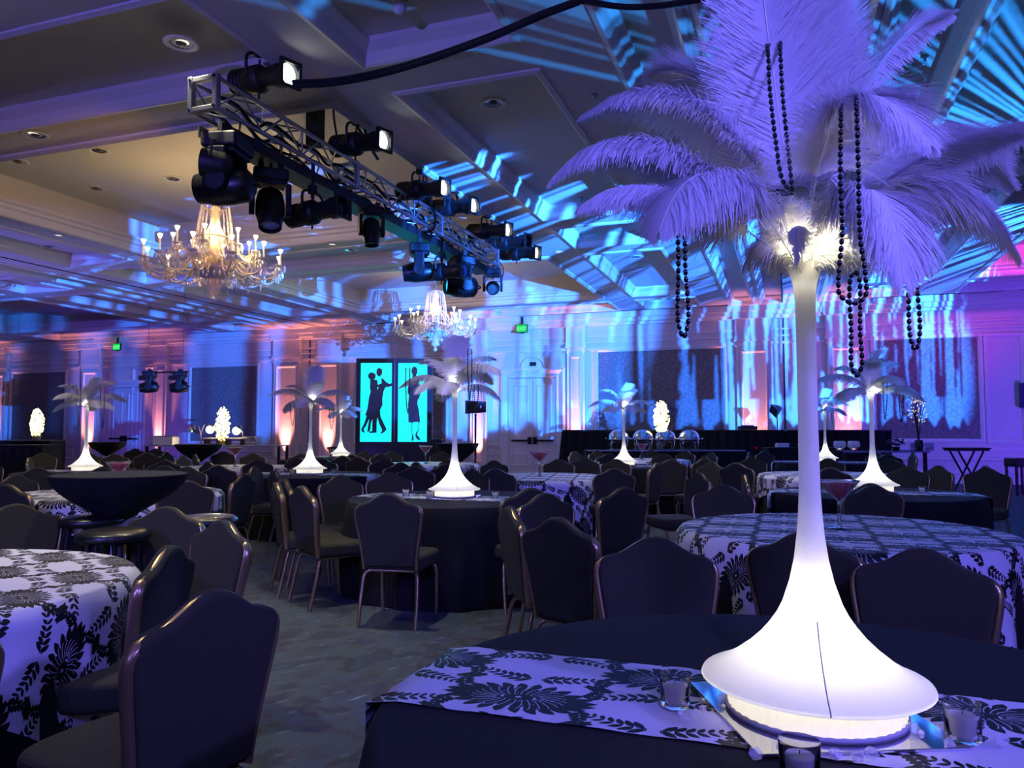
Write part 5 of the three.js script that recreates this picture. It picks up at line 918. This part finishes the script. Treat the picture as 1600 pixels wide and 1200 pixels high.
{
  // lit carving buffet at left
  const t = drapedTable('long buffet table with heat lamps before the left wall', 236, 446, 697, 19.2, 0.98, 0.8, false, std(0x9a94a0, 0.6));
  const shelf = (x0, x1, label, h = 0.16) => { const a = at(x0, 690, 19.2), b = at(x1, 690, 19.2), m = a.clone().lerp(b, 0.5), o = thing('warming_shelf', label, 'shelf', V(m.x, 0.982, m.z), YAW); part('top', box(a.distanceTo(b), 0.03, 0.4, 0, h, 0, 0.005), MAT.white, o); for (const s of [-1, 1]) part('side', box(0.03, h - 0.015, 0.36, s * (a.distanceTo(b) / 2 - 0.03), (h - 0.015) / 2, 0), MAT.black, o); return o; };
  shelf(322, 345, 'low white-topped riser left of the buffet lights'); shelf(355, 382, 'low white-topped riser right of the buffet lights');
  [[240, 'leftmost'], [388, 'middle'], [404, 'right']].forEach(([x, w], i) => { const p = at(x, 696, 19.2), o = thing('plate_stack', w + ' white plate stack on the lit buffet', 'plates', V(p.x, 0.982, p.z)); part('plate', Array.from({ length: 9 }, (_, k) => lathe([[0, 0.004 + k * 0.024], [0.09, 0.004 + k * 0.024], [0.13, 0.02 + k * 0.024], [0.09, 0.012 + k * 0.024], [0, 0.012 + k * 0.024]], 24)), MAT.white, o); });
  const bx = at(247, 690, 19.3), bo = thing('carving_board', 'pale boxy warmer at the left end of the lit buffet', 'warmer', V(bx.x + 0.25, 0.982, bx.z), YAW); part('body', box(0.5, 0.2, 0.4, 0, 0.1, 0, 0.015), MAT.white, bo); part('lid', box(0.46, 0.03, 0.36, 0, 0.215, 0, 0.01), MAT.alu, bo);
  [[330, 670, 'left', 1], [371, 672, 'right', 1], [300, 672, 'unlit far left', 0]].forEach(([x, y, w, lit]) => {
    const p = at(x, y, 19.2), base = at(x + (lit ? (w === 'left' ? -16 : 8) : 13), 696, 19.2), o = thing('heat_lamp', w + ' heat lamp on a bent arm over the buffet', 'lamp', V(base.x, 0.982, base.z));
    const d = V(p.x - base.x, p.y - 0.982, p.z - base.z); part('arm', tube([V(0, 0, 0), V(0, d.y * 0.7, 0), V(d.x * 0.4, d.y + 0.12, d.z * 0.4), V(d.x, d.y + 0.1, d.z)], 0.012, 20, 6), MAT.chrome, o); part('base', lathe([[0, 0], [0.1, 0], [0.09, 0.015], [0, 0.02]], 20), MAT.chrome, o);
    part('shade', lathe([[0.03, 0.1], [0.06, 0.09], [0.11, 0.0], [0.105, 0.0], [0.055, 0.08], [0.0, 0.09]], 20).rotateX(-0.6).translate(d.x, d.y, d.z), MAT.chrome, o);
    part('bulb', ball(lit ? 0.1 : 0.05, d.x, d.y - 0.02, d.z + 0.04, 14), lit ? glow(new THREE.Color(1, 0.8, 0.5), 5) : std(0x60a0c0, 0.2), o);
    if (lit) point(p.clone().add(V(0, -0.02, 0.04)), COL.warm, 2.2, 3);
  });
  const l1 = drapedTable('nearer of two long black bars at far left', -70, 82, 712, 15.8, 1.05, 0.7); const l2 = drapedTable('farther long black bar at far left, before the first wall panel', -40, 90, 695, 17, 1.12, 0.6);
  const s1 = thing('tray_stand', 'folding wooden tray stand against the right violet wall', 'stand', at(1510, 702, 16.2).setY(0), YAW), h = 0.94, W = 0.36;
  part('tray', [box(0.74, 0.05, 0.4, 0, h, 0, 0.01), box(0.8, 0.025, 0.42, 0, h + 0.03, 0, 0.008)], MAT.black, s1);
  for (const z of [-0.16, 0.16]) for (const s of [-1, 1]) part('leg', bar(V(s * 0.26, h - 0.03, z), V(-s * 0.22, 0, z), 0.02, 7), MAT.black, s1); part('crossbar', bar(V(-0.2, 0.06, -0.16), V(-0.2, 0.06, 0.16), 0.012, 6), MAT.black, s1);
  const s2 = thing('tray_stand', 'small folding stand between two lit pilasters near the second plume vase', 'stand', at(525, 702, 19.5).setY(0), YAW); part('tray', box(0.4, 0.05, 0.3, 0, 0.9, 0, 0.01), MAT.black, s2); for (const z of [-0.12, 0.12]) for (const s of [-1, 1]) part('leg', bar(V(s * 0.15, 0.88, z), V(-s * 0.13, 0, z), 0.018, 7), MAT.black, s2);
  const dk = thing('black_bench', 'black bench-like stand cut by the right edge', 'bench', at(1592, 722, 16).setY(0), YAW); part('seat', box(0.4, 0.18, 0.4, 0, 0.68, 0, 0.03), MAT.black, dk); for (const x of [-0.16, 0.16]) for (const z of [-0.16, 0.16]) part('leg', box(0.04, 0.6, 0.04, x, 0.3, z), MAT.black, dk);
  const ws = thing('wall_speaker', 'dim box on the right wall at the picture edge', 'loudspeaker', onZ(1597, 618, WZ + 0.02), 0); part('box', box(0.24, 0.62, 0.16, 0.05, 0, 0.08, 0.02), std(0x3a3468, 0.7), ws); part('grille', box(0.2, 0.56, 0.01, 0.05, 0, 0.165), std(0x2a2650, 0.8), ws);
}
// ------------------------------------------------------------------ wash lights of the room (a lamp truss behind the viewer and floor cans)
{
  const tr = thing('lamp_pipe', 'black lamp pipe behind the viewer carrying colour wash lamps', 'pipe', V(0, 0, 0)); part('pipe', bar(V(-8, 4.35, 2.6), V(6, 4.35, 2.6), 0.03, 10), MAT.black, tr); for (const x of [-7, -1, 5]) part('wire', bar(V(x, 4.35, 2.6), V(x, CEIL + 0.02, 2.6), 0.006, 5), MAT.dark, tr);
  const wash = (label, p, tgt, col, I, ang) => { const d = tgt.clone().sub(p).normalize(); movingHead('wash_light', label, p, d, 1, glow(col, 2.5)); spot(p.clone().addScaledVector(d, 0.32), tgt, col, I, ang, 0.7, 8); };
  wash('violet wash lamp behind the viewer, aimed at the nearest table', V(1.6, 3.87, 2.6), V(0.4, 1.2, -2.6), COL.violet, L.wash, 0.62);
  wash('violet wash lamp behind the viewer, aimed at the right tables', V(4.6, 3.87, 2.6), V(0.6, 0.8, -8), COL.violet, L.wash * 1.5, 0.5);
  wash('violet wash lamp behind the viewer, aimed at the left tables', V(-1.5, 3.87, 2.6), V(-5, 0.9, -5), COL.violet, L.wash * 0.4, 0.6);
  wash('violet wash lamp beside the viewer at right, aimed at the plumes', V(5.2, 3.4, -0.2), V(0.05, 1.9, -1.7), COL.violet, L.washSide, 0.42);
  wash('dim violet wash lamp behind the viewer turned up to the ceiling', V(-3.2, 3.0, 4.6), V(-4.6, 4.8, -6), COL.violet, L.washUp, 0.75);
  const can = (label, p, tgt, col, I, ang) => { const d = tgt.clone().sub(p).normalize(), o = thing('floor_wash', label, 'stage light', p); const q = new THREE.Quaternion().setFromUnitVectors(V(0, 0, 1), d); part('can', lathe([[0, -0.14], [0.07, -0.14], [0.11, -0.08], [0.11, 0.1], [0.1, 0.1], [0.1, 0.05]], 24).rotateX(Math.PI / 2).applyQuaternion(q).translate(0, 0.2, 0), MAT.black, o); part('lens', lathe([[0, 0.075], [0.1, 0.06]], 20).rotateX(Math.PI / 2).applyQuaternion(q).translate(0, 0.2, 0), glow(col, 3), o); part('foot', box(0.26, 0.02, 0.26, 0, 0.01, 0), MAT.black, o); part('bracket', [box(0.015, 0.2, 0.03, -0.12, 0.11, 0), box(0.015, 0.2, 0.03, 0.12, 0.11, 0)], MAT.black, o); spot(p.clone().add(V(0, 0.2, 0)).addScaledVector(d, 0.13), tgt, col, I, ang, 0.8, 4); };
  can('violet floor lamp out of view at right, washing the right wall', V(8.5, 0, -16.5), V(5.2, 2.8, WZ), COL.deep, L.violet * 2.0, 0.7);
  can('violet floor lamp near the right wall corner', V(10.5, 0, -13), V(6, 3, -21), COL.deep, L.violet, 0.8);
  can('small magenta lamp clamped high inside the right coffer', V(6.2, 4.98, -16.6), V(4.7, 5.12, -19.55), COL.magenta, L.magenta, 0.55);
  can('violet floor lamp at far left, washing the left ceiling', V(-18, 0, -8), V(-15.5, 4.8, -12), COL.violet, L.washLeft * 0.2, 0.8);
  can('violet floor lamp before the double doors, washing the middle wall', V(-10.6, 0, -17.6), V(-10, 3.0, WZ), COL.deep, L.violet * 0.3, 0.95);
  can('violet floor lamp before the far left wall', V(-21, 0, -17), V(-21.5, 3.2, WZ), COL.deep, L.violet * 0.5, 0.95);
  // dim ceiling cans that are on, over the tables
  for (const [x, z] of [[-5.0, -5.3], [-8.2, -6.4], [-4.1, -2.4], [-2.9, -4.6], [-4.1, -14.2], [-7.9, -12.2], [-0.95, -10.2], [-12.1, -10]]) {
    const p = V(x, CEIL - 0.03, z), o = thing('downlight', 'dim burning downlight over ' + ({ '-5': 'the left foreground', '-8.2': 'the leftmost plumes', '-4.1': z > -5 ? 'the aisle behind the cocktail table' : 'the far aisle', '-2.9': 'the middle table', '-7.9': 'the far left chairs', '-0.95': 'the right middle chairs', '-12.1': 'the far left bars' })[x], 'downlight', V(x, CEIL, z));
    part('trim_ring', lathe([[0.06, 0], [0.1, 0], [0.1, -0.01], [0.07, -0.014], [0.06, -0.004]], 24), MAT.trim, o); part('lamp', lathe([[0, -0.006], [0.05, -0.004], [0.06, -0.001]], 16), glow(COL.down, 1), o);
    spot(p, V(x, 0, z), COL.down, L.down, 0.75, 0.9, 4);
  }
}
scene.traverse((o) => { if (o.isMesh) { o.castShadow = true; o.receiveShadow = true; } });
renderer.render(scene, camera);
